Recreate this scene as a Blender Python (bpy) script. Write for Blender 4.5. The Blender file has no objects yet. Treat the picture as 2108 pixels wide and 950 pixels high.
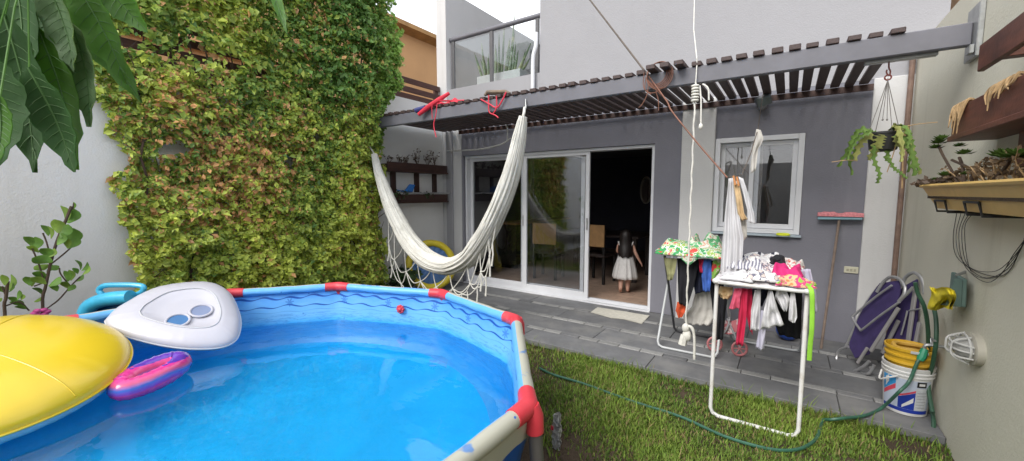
import bpy, bmesh, math, random
import numpy as np
from mathutils import Vector, Matrix, noise as mnoise
random.seed(7); RNG = np.random.default_rng(7)
sc = bpy.context.scene
COL = sc.collection
R = math.radians
# ------------------------------------------------------------------ camera
F_PX, CXP, CYP, CAM_H = 840.0, 1054.0, 475.0, 1.45
PITCH = math.atan(77/840.0); YAW = math.atan(572/math.sqrt(840**2+77**2))
cam_d = bpy.data.cameras.new('camera'); cam = bpy.data.objects.new('camera', cam_d); COL.objects.link(cam)
cam.location = (0, 0, CAM_H); cam.rotation_euler = (math.pi/2-PITCH, 0, YAW)
cam_d.sensor_width = 36; cam_d.lens = 36*F_PX/2108; cam_d.clip_start = 0.05; cam_d.clip_end = 900
sc.camera = cam
# ------------------------------------------------------------------ sky, sun, exposure
world = bpy.data.worlds.new('World'); sc.world = world; world.use_nodes = True
wn, wl = world.node_tree.nodes, world.node_tree.links
wn.clear()
SUN_EL, SUN_AZ = 42, 188          # azimuth measured from +Y towards +X
sky = wn.new('ShaderNodeTexSky'); sky.sky_type = 'NISHITA'; sky.sun_disc = False
sky.sun_elevation = R(SUN_EL); sky.sun_rotation = R(SUN_AZ); sky.air_density = 1.0; sky.dust_density = 3.0
tcw = wn.new('ShaderNodeTexCoord'); mpw = wn.new('ShaderNodeMapping'); mpw.inputs['Scale'].default_value = (1, 1, 2.2)
nzw = wn.new('ShaderNodeTexNoise'); nzw.inputs['Scale'].default_value = 2.6; nzw.inputs['Detail'].default_value = 7; nzw.inputs['Roughness'].default_value = .55
wl.new(tcw.outputs['Generated'], mpw.inputs[0]); wl.new(mpw.outputs[0], nzw.inputs['Vector'])
rpw = wn.new('ShaderNodeValToRGB'); rpw.color_ramp.elements[0].position = .32; rpw.color_ramp.elements[1].position = .68
rpw.color_ramp.elements[0].color = (4.6, 4.8, 5.3, 1); rpw.color_ramp.elements[1].color = (9.0, 9.1, 9.3, 1)
wl.new(nzw.outputs['Fac'], rpw.inputs[0])
mxw = wn.new('ShaderNodeMix'); mxw.data_type = 'RGBA'; mxw.inputs[0].default_value = .9
wl.new(sky.outputs[0], mxw.inputs[6]); wl.new(rpw.outputs[0], mxw.inputs[7])
bgw = wn.new('ShaderNodeBackground'); bgw.inputs['Strength'].default_value = .1
outw = wn.new('ShaderNodeOutputWorld')
wl.new(mxw.outputs[2], bgw.inputs['Color']); wl.new(bgw.outputs[0], outw.inputs[0])
sun_d = bpy.data.lights.new('sun', 'SUN'); sun = bpy.data.objects.new('sun', sun_d); COL.objects.link(sun)
sun_d.energy = 1.3; sun_d.angle = R(32); sun_d.color = (1, .96, .9)
sd = Vector((math.sin(R(SUN_AZ))*math.cos(R(SUN_EL)), math.cos(R(SUN_AZ))*math.cos(R(SUN_EL)), math.sin(R(SUN_EL))))
sun.rotation_euler = sd.to_track_quat('Z', 'Y').to_euler(); sun.location = sd*30
sc.view_settings.view_transform = 'Standard'; sc.view_settings.look = 'None'; sc.view_settings.gamma = 1
sc.view_settings.use_curve_mapping = False; sc.view_settings.exposure = 1.3
sc.render.engine = 'CYCLES'
sc.cycles.use_denoising = True; sc.cycles.max_bounces = 10; sc.cycles.transparent_max_bounces = 24
sc.cycles.transmission_bounces = 10; sc.cycles.sample_clamp_indirect = 6
# ------------------------------------------------------------------ pixel -> ray helpers
_cp, _sp, _cy, _sy = math.cos(PITCH), math.sin(PITCH), math.cos(YAW), math.sin(YAW)
FW = Vector((-_sy*_cp, _cy*_cp, -_sp)); RT = Vector((_cy, _sy, 0)); UP = RT.cross(FW); CAM = Vector((0, 0, CAM_H))
def ray(x, y): return FW*F_PX + RT*(x-CXP) - UP*(y-CYP)
def H(x, y, ax, v):
    d = ray(x, y); i = 'XYZ'.index(ax); return CAM + d*((v-CAM[i])/d[i])
def HP(x, y, p, n):
    d = ray(x, y); p = Vector(p); n = Vector(n); return CAM + d*((p-CAM).dot(n)/d.dot(n))
def HD(x, y, depth): return CAM + ray(x, y)*(depth/F_PX)
# ------------------------------------------------------------------ mesh builder
def V(*a): return Vector(a)
class MB:
    def __init__(s): s.v = []; s.f = []; s.uv = {}; s.mi = []; s.cur = 0
    def add(s, vs, fs):
        o = len(s.v); s.v.extend([tuple(q) for q in vs])
        for f in fs: s.f.append(tuple(i+o for i in f)); s.mi.append(s.cur)
        return s
    def box(s, x0, x1, y0, y1, z0, z1):
        vs = [(x, y, z) for z in (z0, z1) for y in (y0, y1) for x in (x0, x1)]
        return s.add(vs, [(0,2,3,1),(4,5,7,6),(0,1,5,4),(2,6,7,3),(0,4,6,2),(1,3,7,5)])
    def obox(s, c, a, b, d):
        c, a, b, d = Vector(c), Vector(a), Vector(b), Vector(d)
        if a.cross(b).dot(d) < 0: a = -a
        vs = [c+a*x+b*y+d*z for z in (-1,1) for y in (-1,1) for x in (-1,1)]
        return s.add(vs, [(0,2,3,1),(4,5,7,6),(0,1,5,4),(2,6,7,3),(0,4,6,2),(1,3,7,5)])
    def bar(s, p, q, w, h, up=(0,0,1)):
        p, q = Vector(p), Vector(q); t = (q-p); L = t.length; t.normalize(); u = Vector(up)
        a = t.cross(u); 
        if a.length < 1e-4: a = t.cross(Vector((1,0,0)))
        a.normalize(); b = a.cross(t)
        return s.obox((p+q)/2, t*(L/2), a*(w/2), b*(h/2))
    def tube(s, pts, r, n=8, closed=False, cap=True, sq=1.0, sqd=None):
        pts = [Vector(p) for p in pts]; m = len(pts); rs = list(r) if hasattr(r, '__len__') else [r]*m
        if len(rs) != m: rs = list(np.interp(np.linspace(0, 1, m), np.linspace(0, 1, len(rs)), rs))
        vs = []; prev = None
        for i, p in enumerate(pts):
            if closed: t = pts[(i+1) % m]-pts[i-1]
            else: t = pts[min(i+1, m-1)]-pts[max(i-1, 0)]
            if t.length < 1e-9: t = Vector((0,0,1))
            t.normalize()
            if prev is None:
                a = t.cross(Vector((0,0,1)) if abs(t.z) < .9 else Vector((1,0,0))); a.normalize()
            else:
                a = prev - t*prev.dot(t)
                if a.length < 1e-6: a = t.cross(Vector((0,1,0)))
                a.normalize()
            prev = a; b = t.cross(a)
            for k in range(n):
                an = 2*math.pi*k/n; vs.append(p + (a*math.cos(an)+b*math.sin(an)*sq)*rs[i])
        fs = []
        for i in range(m if closed else m-1):
            for k in range(n):
                A = i*n; B = ((i+1) % m)*n; k2 = (k+1) % n
                fs.append((A+k, A+k2, B+k2, B+k))
        if cap and not closed:
            fs.append(tuple(range(n-1, -1, -1))); fs.append(tuple((m-1)*n+k for k in range(n)))
        return s.add(vs, fs)
    def lathe(s, prof, c=(0,0,0), n=20, mtx=None, cap=True):
        vs = []; m = len(prof); c = Vector(c)
        for r, z in prof:
            for k in range(n):
                a = 2*math.pi*k/n; q = Vector((r*math.cos(a), r*math.sin(a), z))
                if mtx: q = mtx @ q
                vs.append(c+q)
        fs = [(i*n+k, i*n+(k+1) % n, (i+1)*n+(k+1) % n, (i+1)*n+k) for i in range(m-1) for k in range(n)]
        if cap:
            if prof[0][0] > 1e-5: fs.append(tuple(range(n-1, -1, -1)))
            if prof[-1][0] > 1e-5: fs.append(tuple((m-1)*n+k for k in range(n)))
        return s.add(vs, fs)
    def sheet(s, grid, flip=False):
        nr, nc = len(grid), len(grid[0]); vs = [p for row in grid for p in row]; fs = []
        for i in range(nr-1):
            for j in range(nc-1):
                q = (i*nc+j, i*nc+j+1, (i+1)*nc+j+1, (i+1)*nc+j); fs.append(q[::-1] if flip else q)
        return s.add(vs, fs)
    def ball(s, c, rx, ry=None, rz=None, n=10, m=7):
        ry = rx if ry is None else ry; rz = rx if rz is None else rz; c = Vector(c)
        vs = [c+Vector((0,0,-rz))]
        for i in range(1, m):
            t = math.pi*i/m-math.pi/2
            for k in range(n):
                a = 2*math.pi*k/n; vs.append(c+Vector((rx*math.cos(t)*math.cos(a), ry*math.cos(t)*math.sin(a), rz*math.sin(t))))
        vs.append(c+Vector((0,0,rz))); L = len(vs)-1; fs = []
        for k in range(n): fs.append((0, 1+(k+1) % n, 1+k)); fs.append((L, L-n+k, L-n+(k+1) % n))
        for i in range(m-2):
            for k in range(n):
                a = 1+i*n; b = a+n; fs.append((a+k, a+(k+1) % n, b+(k+1) % n, b+k))
        return s.add(vs, fs)
    def prism(s, poly, d):
        d = Vector(d); n = len(poly); poly = [Vector(p) for p in poly]
        vs = poly+[p+d for p in poly]
        return s.add(vs, [tuple(range(n-1, -1, -1)), tuple(range(n, 2*n))]+[(i, (i+1) % n, n+(i+1) % n, n+i) for i in range(n)])
    def mesh(s, name, mats, off=(0,0,0), smooth=True, bevel=0, sharp=35):
        me = bpy.data.meshes.new(name); o = Vector(off)
        me.from_pydata([(p[0]-o[0], p[1]-o[1], p[2]-o[2]) for p in s.v], [], s.f)
        mats = mats if isinstance(mats, (list, tuple)) else [mats]
        for m in mats: me.materials.append(m)
        if len(mats) > 1: me.polygons.foreach_set('material_index', s.mi)
        bm = bmesh.new(); bm.from_mesh(me)
        bmesh.ops.recalc_face_normals(bm, faces=bm.faces)
        if bevel: bmesh.ops.bevel(bm, geom=list(bm.edges), offset=bevel, segments=1, affect='EDGES', profile=.5, clamp_overlap=True)
        bm.to_mesh(me); bm.free()
        if smooth:
            me.polygons.foreach_set('use_smooth', [True]*len(me.polygons))
            try: me.set_sharp_from_angle(angle=R(sharp))
            except Exception: pass
        me.update(); return me
OFF = {}
def link(name, data, parent=None, loc=None):
    o = bpy.data.objects.new(name, data); COL.objects.link(o)
    if parent is not None: o.parent = parent
    if loc is not None: o.location = loc
    return o
def thing(name, label, cat, loc=(0,0,0), group=None):
    o = link(name, None); o.location = loc; o.empty_display_size = .05; OFF[o.name] = Vector(loc)
    o['label'] = label; o['category'] = cat
    if group: o['group'] = group
    return o
def part(name, mb, mat, parent, smooth=True, bevel=0, label=None, kind=None, sharp=35):
    off = OFF[parent.name]
    o = link(name, mb.mesh(name, mat, off, smooth, bevel, sharp), parent); OFF[o.name] = off
    if label: o['label'] = label
    if kind: o['kind'] = kind
    return o
def single(name, mb, mat, label, cat, loc, smooth=True, bevel=0, group=None, kind=None, sharp=35):
    o = link(name, mb.mesh(name, mat, loc, smooth, bevel, sharp)); o.location = loc; OFF[o.name] = Vector(loc)
    o['label'] = label; o['category'] = cat
    if group: o['group'] = group
    if kind: o['kind'] = kind
    return o
def struct(name, mb, mat, smooth=False, kind='structure', bevel=0, label=None):
    o = link(name, mb.mesh(name, mat, (0,0,0), smooth, bevel)); OFF[o.name] = Vector((0,0,0)); o['kind'] = kind
    if label: o['label'] = label
    return o
def piece(name, me, parent, world):                  # an alike piece that shares mesh data
    o = link(name, me, parent, Vector(world)-OFF[parent.name]); OFF[o.name] = Vector(world); return o
def arc(pts, n=8):                                   # Catmull-Rom through points
    P = [Vector(p) for p in pts]; P = [2*P[0]-P[1]]+P+[2*P[-1]-P[-2]]; out = []
    for i in range(1, len(P)-2):
        a, b, c, d = P[i-1:i+3]
        for k in range(n):
            t = k/n; out.append(.5*((2*b)+(c-a)*t+(2*a-5*b+4*c-d)*t*t+(3*b-a-3*c+d)*t**3))
    out.append(P[-2]); return out
def fill(vals, xs, x): return float(np.interp(x, xs, vals))
# ------------------------------------------------------------------ materials
MATS = {}
class NT:
    def __init__(s, name):
        s.m = bpy.data.materials.new(name); s.m.use_nodes = True; s.t = s.m.node_tree; s.n = s.t.nodes; s.l = s.t.links
        s.b = s.n['Principled BSDF']; s.o = s.n['Material Output']; s.tc = None
    def new(s, ty, **kw):
        q = s.n.new('ShaderNode'+ty)
        for k, v in kw.items():
            if k in q.inputs: q.inputs[k].default_value = v
            else: setattr(q, k, v)
        return q
    def co(s, which='Object'):
        if s.tc is None: s.tc = s.new('TexCoord')
        return s.tc.outputs[which]
    def noise(s, scale, detail=4, rough=.55, vec=None, sc3=None):
        q = s.new('TexNoise', Scale=scale, Detail=detail, Roughness=rough); src = vec or s.co()
        if sc3:
            mp = s.new('Mapping'); mp.inputs['Scale'].default_value = sc3; s.l.new(src, mp.inputs[0]); src = mp.outputs[0]
        s.l.new(src, q.inputs['Vector']); return q.outputs['Fac']
    def ramp(s, fac, stops):
        q = s.new('ValToRGB'); e = q.color_ramp.elements
        while len(e) < len(stops): e.new(.5)
        for i, (p, c) in enumerate(stops): e[i].position = p; e[i].color = (*c, 1) if len(c) == 3 else c
        s.l.new(fac, q.inputs[0]); return q.outputs[0]
    def mix(s, fac, a, b, mode='MIX'):
        q = s.new('Mix', data_type='RGBA', blend_type=mode)
        for i, x in ((0, fac), (6, a), (7, b)):
            if isinstance(x, (int, float)): q.inputs[i].default_value = x
            elif isinstance(x, (tuple, list)): q.inputs[i].default_value = (*x[:3], 1)
            else: s.l.new(x, q.inputs[i])
        return q.outputs[2]
    def math(s, op, a, b=0.0, c=None):
        q = s.new('Math', operation=op)
        for i, x in enumerate((a, b) if c is None else (a, b, c)):
            if isinstance(x, (int, float)): q.inputs[i].default_value = x
            else: s.l.new(x, q.inputs[i])
        return q.outputs[0]
    def sep(s, vec):
        q = s.new('SeparateXYZ'); s.l.new(vec, q.inputs[0]); return q.outputs
    def color(s, c):
        if isinstance(c, (tuple, list)): s.b.inputs['Base Color'].default_value = (*c[:3], 1)
        else: s.l.new(c, s.b.inputs['Base Color'])
    def bump(s, h, strength=.3, dist=.01):
        q = s.new('Bump', Strength=strength, Distance=dist); s.l.new(h, q.inputs['Height']); s.l.new(q.outputs[0], s.b.inputs['Normal'])
def M(name, col, rough=.6, var=.1, scale=6, bump=0, bscale=60, metal=0, dirt=None, dscale=2.0, bdist=.004, sc3=None, coat=0, spec=None, sss=0, trans=0):
    t = NT(name); c = col
    f = t.noise(scale, 5, .6, sc3=sc3)
    out = t.ramp(f, [(.3, tuple(x*(1-var) for x in c)), (.7, tuple(min(x*(1+var), 1) for x in c))])
    if dirt:
        g = t.noise(dscale, 6, .65); gm = t.ramp(g, [(.52, (0,0,0)), (.72, (1,1,1))])
        out = t.mix(gm, out, dirt)
    t.color(out); t.b.inputs['Roughness'].default_value = rough; t.b.inputs['Metallic'].default_value = metal
    if coat: t.b.inputs['Coat Weight'].default_value = coat; t.b.inputs['Coat Roughness'].default_value = .15
    if spec is not None: t.b.inputs['Specular IOR Level'].default_value = spec
    if sss: t.b.inputs['Subsurface Weight'].default_value = sss; t.b.inputs['Subsurface Radius'].default_value = (.03,.02,.015)
    if bump: t.bump(t.noise(bscale, 5, .6), bump, bdist)
    if trans:                                        # thin cloth / leaf: some light passes
        tr = t.new('BsdfTranslucent'); t.l.new(out, tr.inputs[0]); mx = t.new('MixShader'); mx.inputs[0].default_value = trans
        t.l.new(t.b.outputs[0], mx.inputs[1]); t.l.new(tr.outputs[0], mx.inputs[2]); t.l.new(mx.outputs[0], t.o.inputs[0])
    MATS[name] = t.m; return t.m
def glassmat(name, tint=(.9,.93,.93), ior=1.5, rough=0.0, base=.04):
    t = NT(name); t.n.remove(t.b)
    tr = t.new('BsdfTransparent'); tr.inputs[0].default_value = (*tint, 1)
    gl = t.new('BsdfGlossy'); gl.inputs['Roughness'].default_value = rough; gl.inputs[0].default_value = (1,1,1,1)
    bf = t.new('NewGeometry').outputs['Backfacing']; fr = t.new('Fresnel'); t.l.new(t.math('MULTIPLY_ADD', bf, 1/ior-ior, ior), fr.inputs['IOR']); mx = t.new('MixShader')
    f2 = t.math('MULTIPLY_ADD', fr.outputs[0], 1.3, base)
    t.l.new(f2, mx.inputs[0]); t.l.new(tr.outputs[0], mx.inputs[1]); t.l.new(gl.outputs[0], mx.inputs[2]); t.l.new(mx.outputs[0], t.o.inputs[0])
    return t.m
# ================================================================== MATERIALS
def wallmat(name, col, stain, var=.05, streak=.5):
    t = NT(name); n1 = t.noise(1.3, 6, .6); n2 = t.noise(9, 6, .6)
    c = t.ramp(n1, [(.3, tuple(x*(1-var) for x in col)), (.7, tuple(min(1, x*(1+var)) for x in col))])
    st = t.ramp(t.noise(1.0, 6, .7, sc3=(5, 5, .5)), [(.56, (0,0,0)), (.8, (1,1,1))])
    m1 = t.mix(t.math('MULTIPLY', st, streak), c, stain)
    blot = t.ramp(t.noise(3.2, 8, .7), [(.6, (0,0,0)), (.78, (1,1,1))])
    t.color(t.mix(t.math('MULTIPLY', blot, .35*streak), m1, stain)); t.b.inputs['Roughness'].default_value = .88
    t.bump(t.math('ADD', t.math('MULTIPLY', n2, .9), t.noise(70, 4, .6)), .45, .007)
    return t.m
M_WHITE = wallmat('white_render', (.57,.57,.57), (.43,.42,.40), .04, .45)
M_WHITEL = wallmat('white_boundary_render', (.72,.72,.71), (.55,.54,.51), .04, .4)
M_WHITE_DIM = wallmat('white_render_dimmed', (.325,.325,.342), (.28,.28,.29), .03, .4)  # same white, colour darkened to offset the strong light on the upper walls
M_CREAM = wallmat('cream_render', (.66,.64,.535), (.50,.475,.38), .04, .55)
M_GREY = wallmat('grey_paint', (.19,.19,.222), (.25,.25,.275), .08, .6)
M_ORANGE = wallmat('orange_render', (.62,.36,.17), (.5,.28,.14), .06, .5)
M_TANROOF = M('tan_roof_edge', (.42,.24,.09), .8, .2, 5, .3)
M_DARKWOOD = M('dark_stained_wood', (.045,.018,.013), .55, .35, 5, .35, 40, sc3=(6, 1, 6))
M_SLAT = M('pergola_slat_wood', (.058,.036,.033), .6, .4, 7, .35, 40, sc3=(8, 1.2, 8), dirt=(.075,.055,.05), dscale=3)
M_SHELFWOOD = M('red_brown_wood', (.125,.042,.026), .5, .35, 5, .3, 50, sc3=(6, 1, 6), dirt=(.06,.022,.016), dscale=4)
M_SLATEND = M('fence_slat_wood', (.085,.036,.028), .65, .3, 6, .3, 50, sc3=(6, 1, 6))
M_STEEL = M('grey_painted_steel', (.135,.135,.155), .55, .16, 3, .12, 30, dirt=(.115,.115,.13), dscale=2.2)
M_GALV = M('galvanised_steel', (.38,.39,.39), .4, .2, 20, .1, 80, metal=.7)
M_ALU = M('white_aluminium', (.66,.67,.70), .35, .05, 4)
M_ALURAW = M('raw_aluminium', (.42,.42,.43), .35, .12, 12, metal=.6)
M_BLACK = M('black_rubber', (.012,.012,.013), .6, .2)
M_GLASS = glassmat('window_glass', (.93,.94,.95), 1.5, 0.0, .03)
M_GLASSR = glassmat('rail_glass', (.93,.95,.95), 1.45, 0.0, .0)
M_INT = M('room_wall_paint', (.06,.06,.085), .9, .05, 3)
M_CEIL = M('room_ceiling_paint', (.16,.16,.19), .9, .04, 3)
t = NT('room_floor_tile'); bk = t.new('TexBrick', Scale=1.0); bk.inputs['Brick Width'].default_value = .45; bk.inputs['Row Height'].default_value = .14
bk.inputs['Mortar Size'].default_value = .004; bk.inputs['Color1'].default_value = (.55,.38,.28,1); bk.inputs['Color2'].default_value = (.42,.28,.21,1); bk.inputs['Mortar'].default_value = (.12,.1,.09,1)
t.l.new(t.co(), bk.inputs['Vector']); t.color(t.mix(.5, bk.outputs[0], t.ramp(t.noise(9, 5), [(.3, (.34,.22,.16)), (.7, (.62,.47,.37))]))); t.b.inputs['Roughness'].default_value = .35
M_RFLOOR = t.m
def pavemat(name, col, col2):
    t = NT(name); oi = t.new('ObjectInfo'); n = t.noise(5, 7, .65); 
    c = t.ramp(n, [(.3, tuple(x*.8 for x in col)), (.7, tuple(x*1.15 for x in col))])
    c = t.mix(t.ramp(t.noise(1.6, 6, .65, t.new('NewGeometry').outputs['Position']), [(.50,(0,0,0)),(.66,(.8,.8,.8))]), c, col2)
    hs = t.new('HueSaturation'); t.l.new(c, hs.inputs['Color']); t.l.new(t.math('MULTIPLY_ADD', oi.outputs['Random'], .3, .85), hs.inputs['Value'])
    t.color(hs.outputs[0]); t.b.inputs['Roughness'].default_value = .75; t.bump(t.noise(60, 5, .6), .3, .004); return t.m
M_SLAB = pavemat('dark_grey_slab', (.15,.153,.16), (.235,.232,.225))
M_PAVER = pavemat('pale_grey_paver', (.28,.28,.275), (.21,.21,.205))
M_JOINT = M('mortar_joint', (.085,.085,.085), .9, .2, 20, .3)
# ground / soil / lawn
t = NT('soil'); n = t.noise(3, 8, .7, t.new('NewGeometry').outputs['Position']); 
t.color(t.ramp(n, [(.3, (.045,.030,.018)), (.6, (.085,.058,.035)), (.8, (.12,.09,.06))])); t.b.inputs['Roughness'].default_value = .95
t.bump(t.noise(45, 8, .7), .8, .02); M_SOIL = t.m
def leafmat(name, attr=True, rough=.42, trans=.3, col=(.07,.14,.03), spec=.4):
    t = NT(name)
    if attr:
        a = t.new('Attribute'); a.attribute_name = 'tint'; c = a.outputs['Color']
    else: c = t.ramp(t.noise(14, 5), [(.3, tuple(x*.75 for x in col)), (.7, tuple(x*1.3 for x in col))])
    t.color(c); t.b.inputs['Roughness'].default_value = rough; t.b.inputs['Specular IOR Level'].default_value = spec
    tr = t.new('BsdfTranslucent'); t.l.new(c, tr.inputs[0]); mx = t.new('MixShader'); mx.inputs[0].default_value = trans
    t.l.new(t.b.outputs[0], mx.inputs[1]); t.l.new(tr.outputs[0], mx.inputs[2]); t.l.new(mx.outputs[0], t.o.inputs[0]); return t.m
M_LEAF = leafmat('ivy_leaf'); M_GRASS = leafmat('grass_blade', True, .6, .3, spec=.2)
M_STEM = M('brown_stem', (.07,.045,.03), .85, .3, 12)
M_DRY = M('dry_root', (.42,.28,.14), .9, .3, 14, .3)
def tintmesh(name, verts, faces, cols, mat, smooth=False):
    me = bpy.data.meshes.new(name); verts = np.asarray(verts, np.float32); faces = np.asarray(faces, np.int32)
    nv, nf, k = len(verts), len(faces), faces.shape[1]
    me.vertices.add(nv); me.vertices.foreach_set('co', verts.ravel())
    me.loops.add(nf*k); me.loops.foreach_set('vertex_index', faces.ravel())
    me.polygons.add(nf); me.polygons.foreach_set('loop_start', np.arange(0, nf*k, k, dtype=np.int32)); me.polygons.foreach_set('loop_total', np.full(nf, k, np.int32))
    me.update(calc_edges=True); me.validate()
    at = me.color_attributes.new('tint', 'FLOAT_COLOR', 'POINT'); c = np.ones((nv, 4), np.float32); c[:, :3] = cols
    at.data.foreach_set('color', c.ravel()); me.materials.append(mat)
    if smooth: me.polygons.foreach_set('use_smooth', [True]*nf)
    return me
def leafcloud(pos, nrm, size, tint, aspect=.55, droop=.35):
    """folded four-vertex leaves (two triangles each side of a mid rib) at pos, facing nrm"""
    n = len(pos); nrm = nrm/np.linalg.norm(nrm, axis=1, keepdims=True)
    rnd = RNG.normal(size=(n, 3)); rnd[:, 2] -= droop*1.5; t = rnd-nrm*(rnd*nrm).sum(1, keepdims=True); t /= np.linalg.norm(t, axis=1, keepdims=True)+1e-9
    b = np.cross(nrm, t); L = size[:, None]; W = L*aspect*.5
    base = pos-t*L*.5; tip = pos+t*L*.5-nrm*L*.15
    l = pos+b*W+nrm*W*.45; r = pos-b*W+nrm*W*.45
    vs = np.stack([base, l, tip, r], 1).reshape(-1, 3); i = np.arange(n)*4
    fs = np.concatenate([np.stack([i, i+2, i+1], 1), np.stack([i, i+3, i+2], 1)])
    return vs, fs, np.repeat(tint, 4, 0)
def vnoise(p, s, seed=0): return np.array([mnoise.noise(Vector((a[0]*s+seed, a[1]*s+seed*.7, a[2]*s-seed))) for a in p])
# ================================================================== SETTING: ground, lawn, patio
GZ = -.06                                            # lawn level, patio top is z = 0
XL, XR, YF = -4.77, .85, 5.0                         # left wall face, right wall face, house front
struct('ground', MB().box(-260, 260, -260, 260, -.6, GZ), M_SOIL)
pat = struct('patio', MB().box(XL, XR, 3.372, YF, -.30, -.012), M_JOINT)
row_y = [3.715, 4.15, 4.59]; bands = [(3.36, 3.675), (3.755, 4.11), (4.19, 4.55), (4.63, 5.0)]
slab_cache = {}
def slab_mesh(nm, lx, ly, mat):
    k = (nm, round(lx, 3), round(ly, 3), mat.name)
    if k not in slab_cache: slab_cache[k] = MB().box(-lx/2, lx/2, -ly/2, ly/2, -.05, 0).mesh(nm, mat, (0,0,0), False, .003)
    return slab_cache[k]
def paver(nm, x, y, lx, ly, mat, dz=0):
    o = piece(nm, slab_mesh(nm, lx-.006, ly-.006, mat), pat, (x, y, dz)); o.rotation_euler = (random.uniform(-.0015,.0015), random.uniform(-.0015,.0015), 0)
for bi, (y0, y1) in enumerate(bands):
    x = XL+.004; w = 1.28
    first = True
    while x < XR-.02:
        ww = w*(.5 if first and bi % 2 else 1); first = False
        x1 = min(x+ww, XR-.003)
        if XR-x1 < .12: x1 = XR-.003
        paver('slab', (x+x1)/2, (y0+y1)/2, x1-x, y1-y0, M_SLAB, random.uniform(-.002, .0015)); x = x1
for ri, y in enumerate(row_y):
    x = XL+.004+.07*ri
    while x < XR-.22:
        L = .205
        paver('paver', x+L/2, y, L, .072, M_PAVER if random.random() < .55 else M_SLAB, random.uniform(-.001, .002)); x += L
# ================================================================== HOUSE
house = thing('house', 'two-storey white and grey house with sliding glass doors and upper terrace', 'house', (-2, 5.1, 0))
g = MB(); D0, D1 = YF, YF+.2
g.box(-4.36, -4.325, D0, D1, 0, 2.035).box(-4.36, -1.04, D0, D1, 2.035, 2.48).box(-1.348, -1.04, D0, D1, 0, 2.035)
part('wall', g, M_GREY, house, False, label='dark grey painted wall around the sliding doors')
g = MB(); g.box(-.70, .58, D0, D1, 0, 1.03).box(.10, .58, D0, D1, 1.03, 2.04).box(-.70, .58, D0, D1, 2.04, 2.48)
part('wall', g, M_GREY, house, False, label='dark grey painted wall around the window')
part('pillar', MB().box(-1.04, -.70, 4.945, D1, -.01, 2.48), M_WHITE, house, False, .006)
part('pilaster', MB().box(.58, .868, 4.975, D1, -.01, 2.48), M_WHITE, house, False, .005)
part('corner_wall', MB().box(XL-.1, -4.36, 4.99, D1, -.01, 2.48), M_WHITE, house, False)
part('wall_duct', MB().box(-4.665, -4.53, 4.955, 4.9895, -.01, 2.44), M_WHITE_DIM, house, False, .006)
part('upper_wall', MB().box(-2.93, 1.03, D0-.002, D1, 2.481, 7.5), M_WHITE_DIM, house, False)
part('upper_side_wall', MB().box(-2.93, -2.73, D1, 10, 2.481, 7.5), M_WHITE_DIM, house, False)
part('parapet', MB().box(-4.66, -2.931, D0-.002, D1, 2.481, 3.1), M_WHITE_DIM, house, False)
part('terrace_side_wall', MB().box(-4.868, -4.661, D0-.004, 10.2, 2.482, 4.67), M_WHITE, house, False)
part('terrace_floor', MB().box(-4.66, -2.94, D1, 10, 2.6, 2.9), M_WHITE, house, False)
part('roof', MB().box(-2.95, 1.1, D0-.1, 10.2, 7.5, 7.7), M_WHITE_DIM, house, False)
part('room_floor', MB().box(-4.9, .86, 5.2, 10.5, -.2, -.002), M_RFLOOR, house, False)
part('door_threshold', MB().box(-4.32, -1.35, 5.0, 5.2, -.2, -.004), M_RFLOOR, house, False)
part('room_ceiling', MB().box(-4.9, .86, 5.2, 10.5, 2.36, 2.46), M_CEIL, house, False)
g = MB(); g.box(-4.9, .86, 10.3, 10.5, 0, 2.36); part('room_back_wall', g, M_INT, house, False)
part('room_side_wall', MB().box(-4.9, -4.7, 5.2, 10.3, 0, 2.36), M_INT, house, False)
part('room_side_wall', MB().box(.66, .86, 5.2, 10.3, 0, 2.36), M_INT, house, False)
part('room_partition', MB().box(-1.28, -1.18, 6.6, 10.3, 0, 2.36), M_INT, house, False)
# --- sliding doors
def ring(mb, x0, x1, y0, y1, z0, z1, w, wb=None, wr=None):
    wb = wb or w; wr = wr or w
    mb.box(x0, x0+w, y0, y1, z0, z1).box(x1-wr, x1, y0, y1, z0, z1).box(x0+w, x1-wr, y0, y1, z1-w, z1).box(x0+w, x1-wr, y0, y1, z0, z0+wb)
fr = MB(); ring(fr, -4.32, -1.353, 5.035, 5.185, 0, 2.03, .035, .022)
fr.box(-4.285, -1.39, 5.10, 5.108, .022, .034).box(-4.285, -1.39, 5.05, 5.056, .022, .034)
part('door_frame', fr, M_ALU, house, False, .002)
M_SILL = M('aluminium_sill', (.5,.5,.5), .35, .1, 8, metal=.5)
part('door_sill', MB().box(-4.33, -1.345, 4.965, 5.034, -.004, .014), M_ALU, house, False, .002)
def door_panel(x0, x1, y, label):
    p = MB(); ring(p, x0, x1, y-.018, y+.018, .03, 2.0, .05, .075, .055); o = part('door_panel', p, M_ALU, house, False, .003, label)
    part('pane', MB().box(x0+.045, x1-.05, y-.003, y+.003, .10, 1.955), M_GLASS, o, False)
    return o
pa = door_panel(-4.283, -3.235, 5.135, 'fixed glass door panel behind the hammock')
pb = door_panel(-3.225, -2.195, 5.075, 'middle glass door panel reflecting the hedge')
pc = door_panel(-3.33, -2.30, 5.166, 'open glass door panel slid behind the middle one')
part('handle', MB().box(-2.228, -2.208, 5.04, 5.058, .96, 1.12), M_ALURAW, pb, False, .003)
part('handle', MB().box(-3.275, -3.255, 5.105, 5.118, .96, 1.12), M_ALURAW, pa, False, .003)
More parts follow.
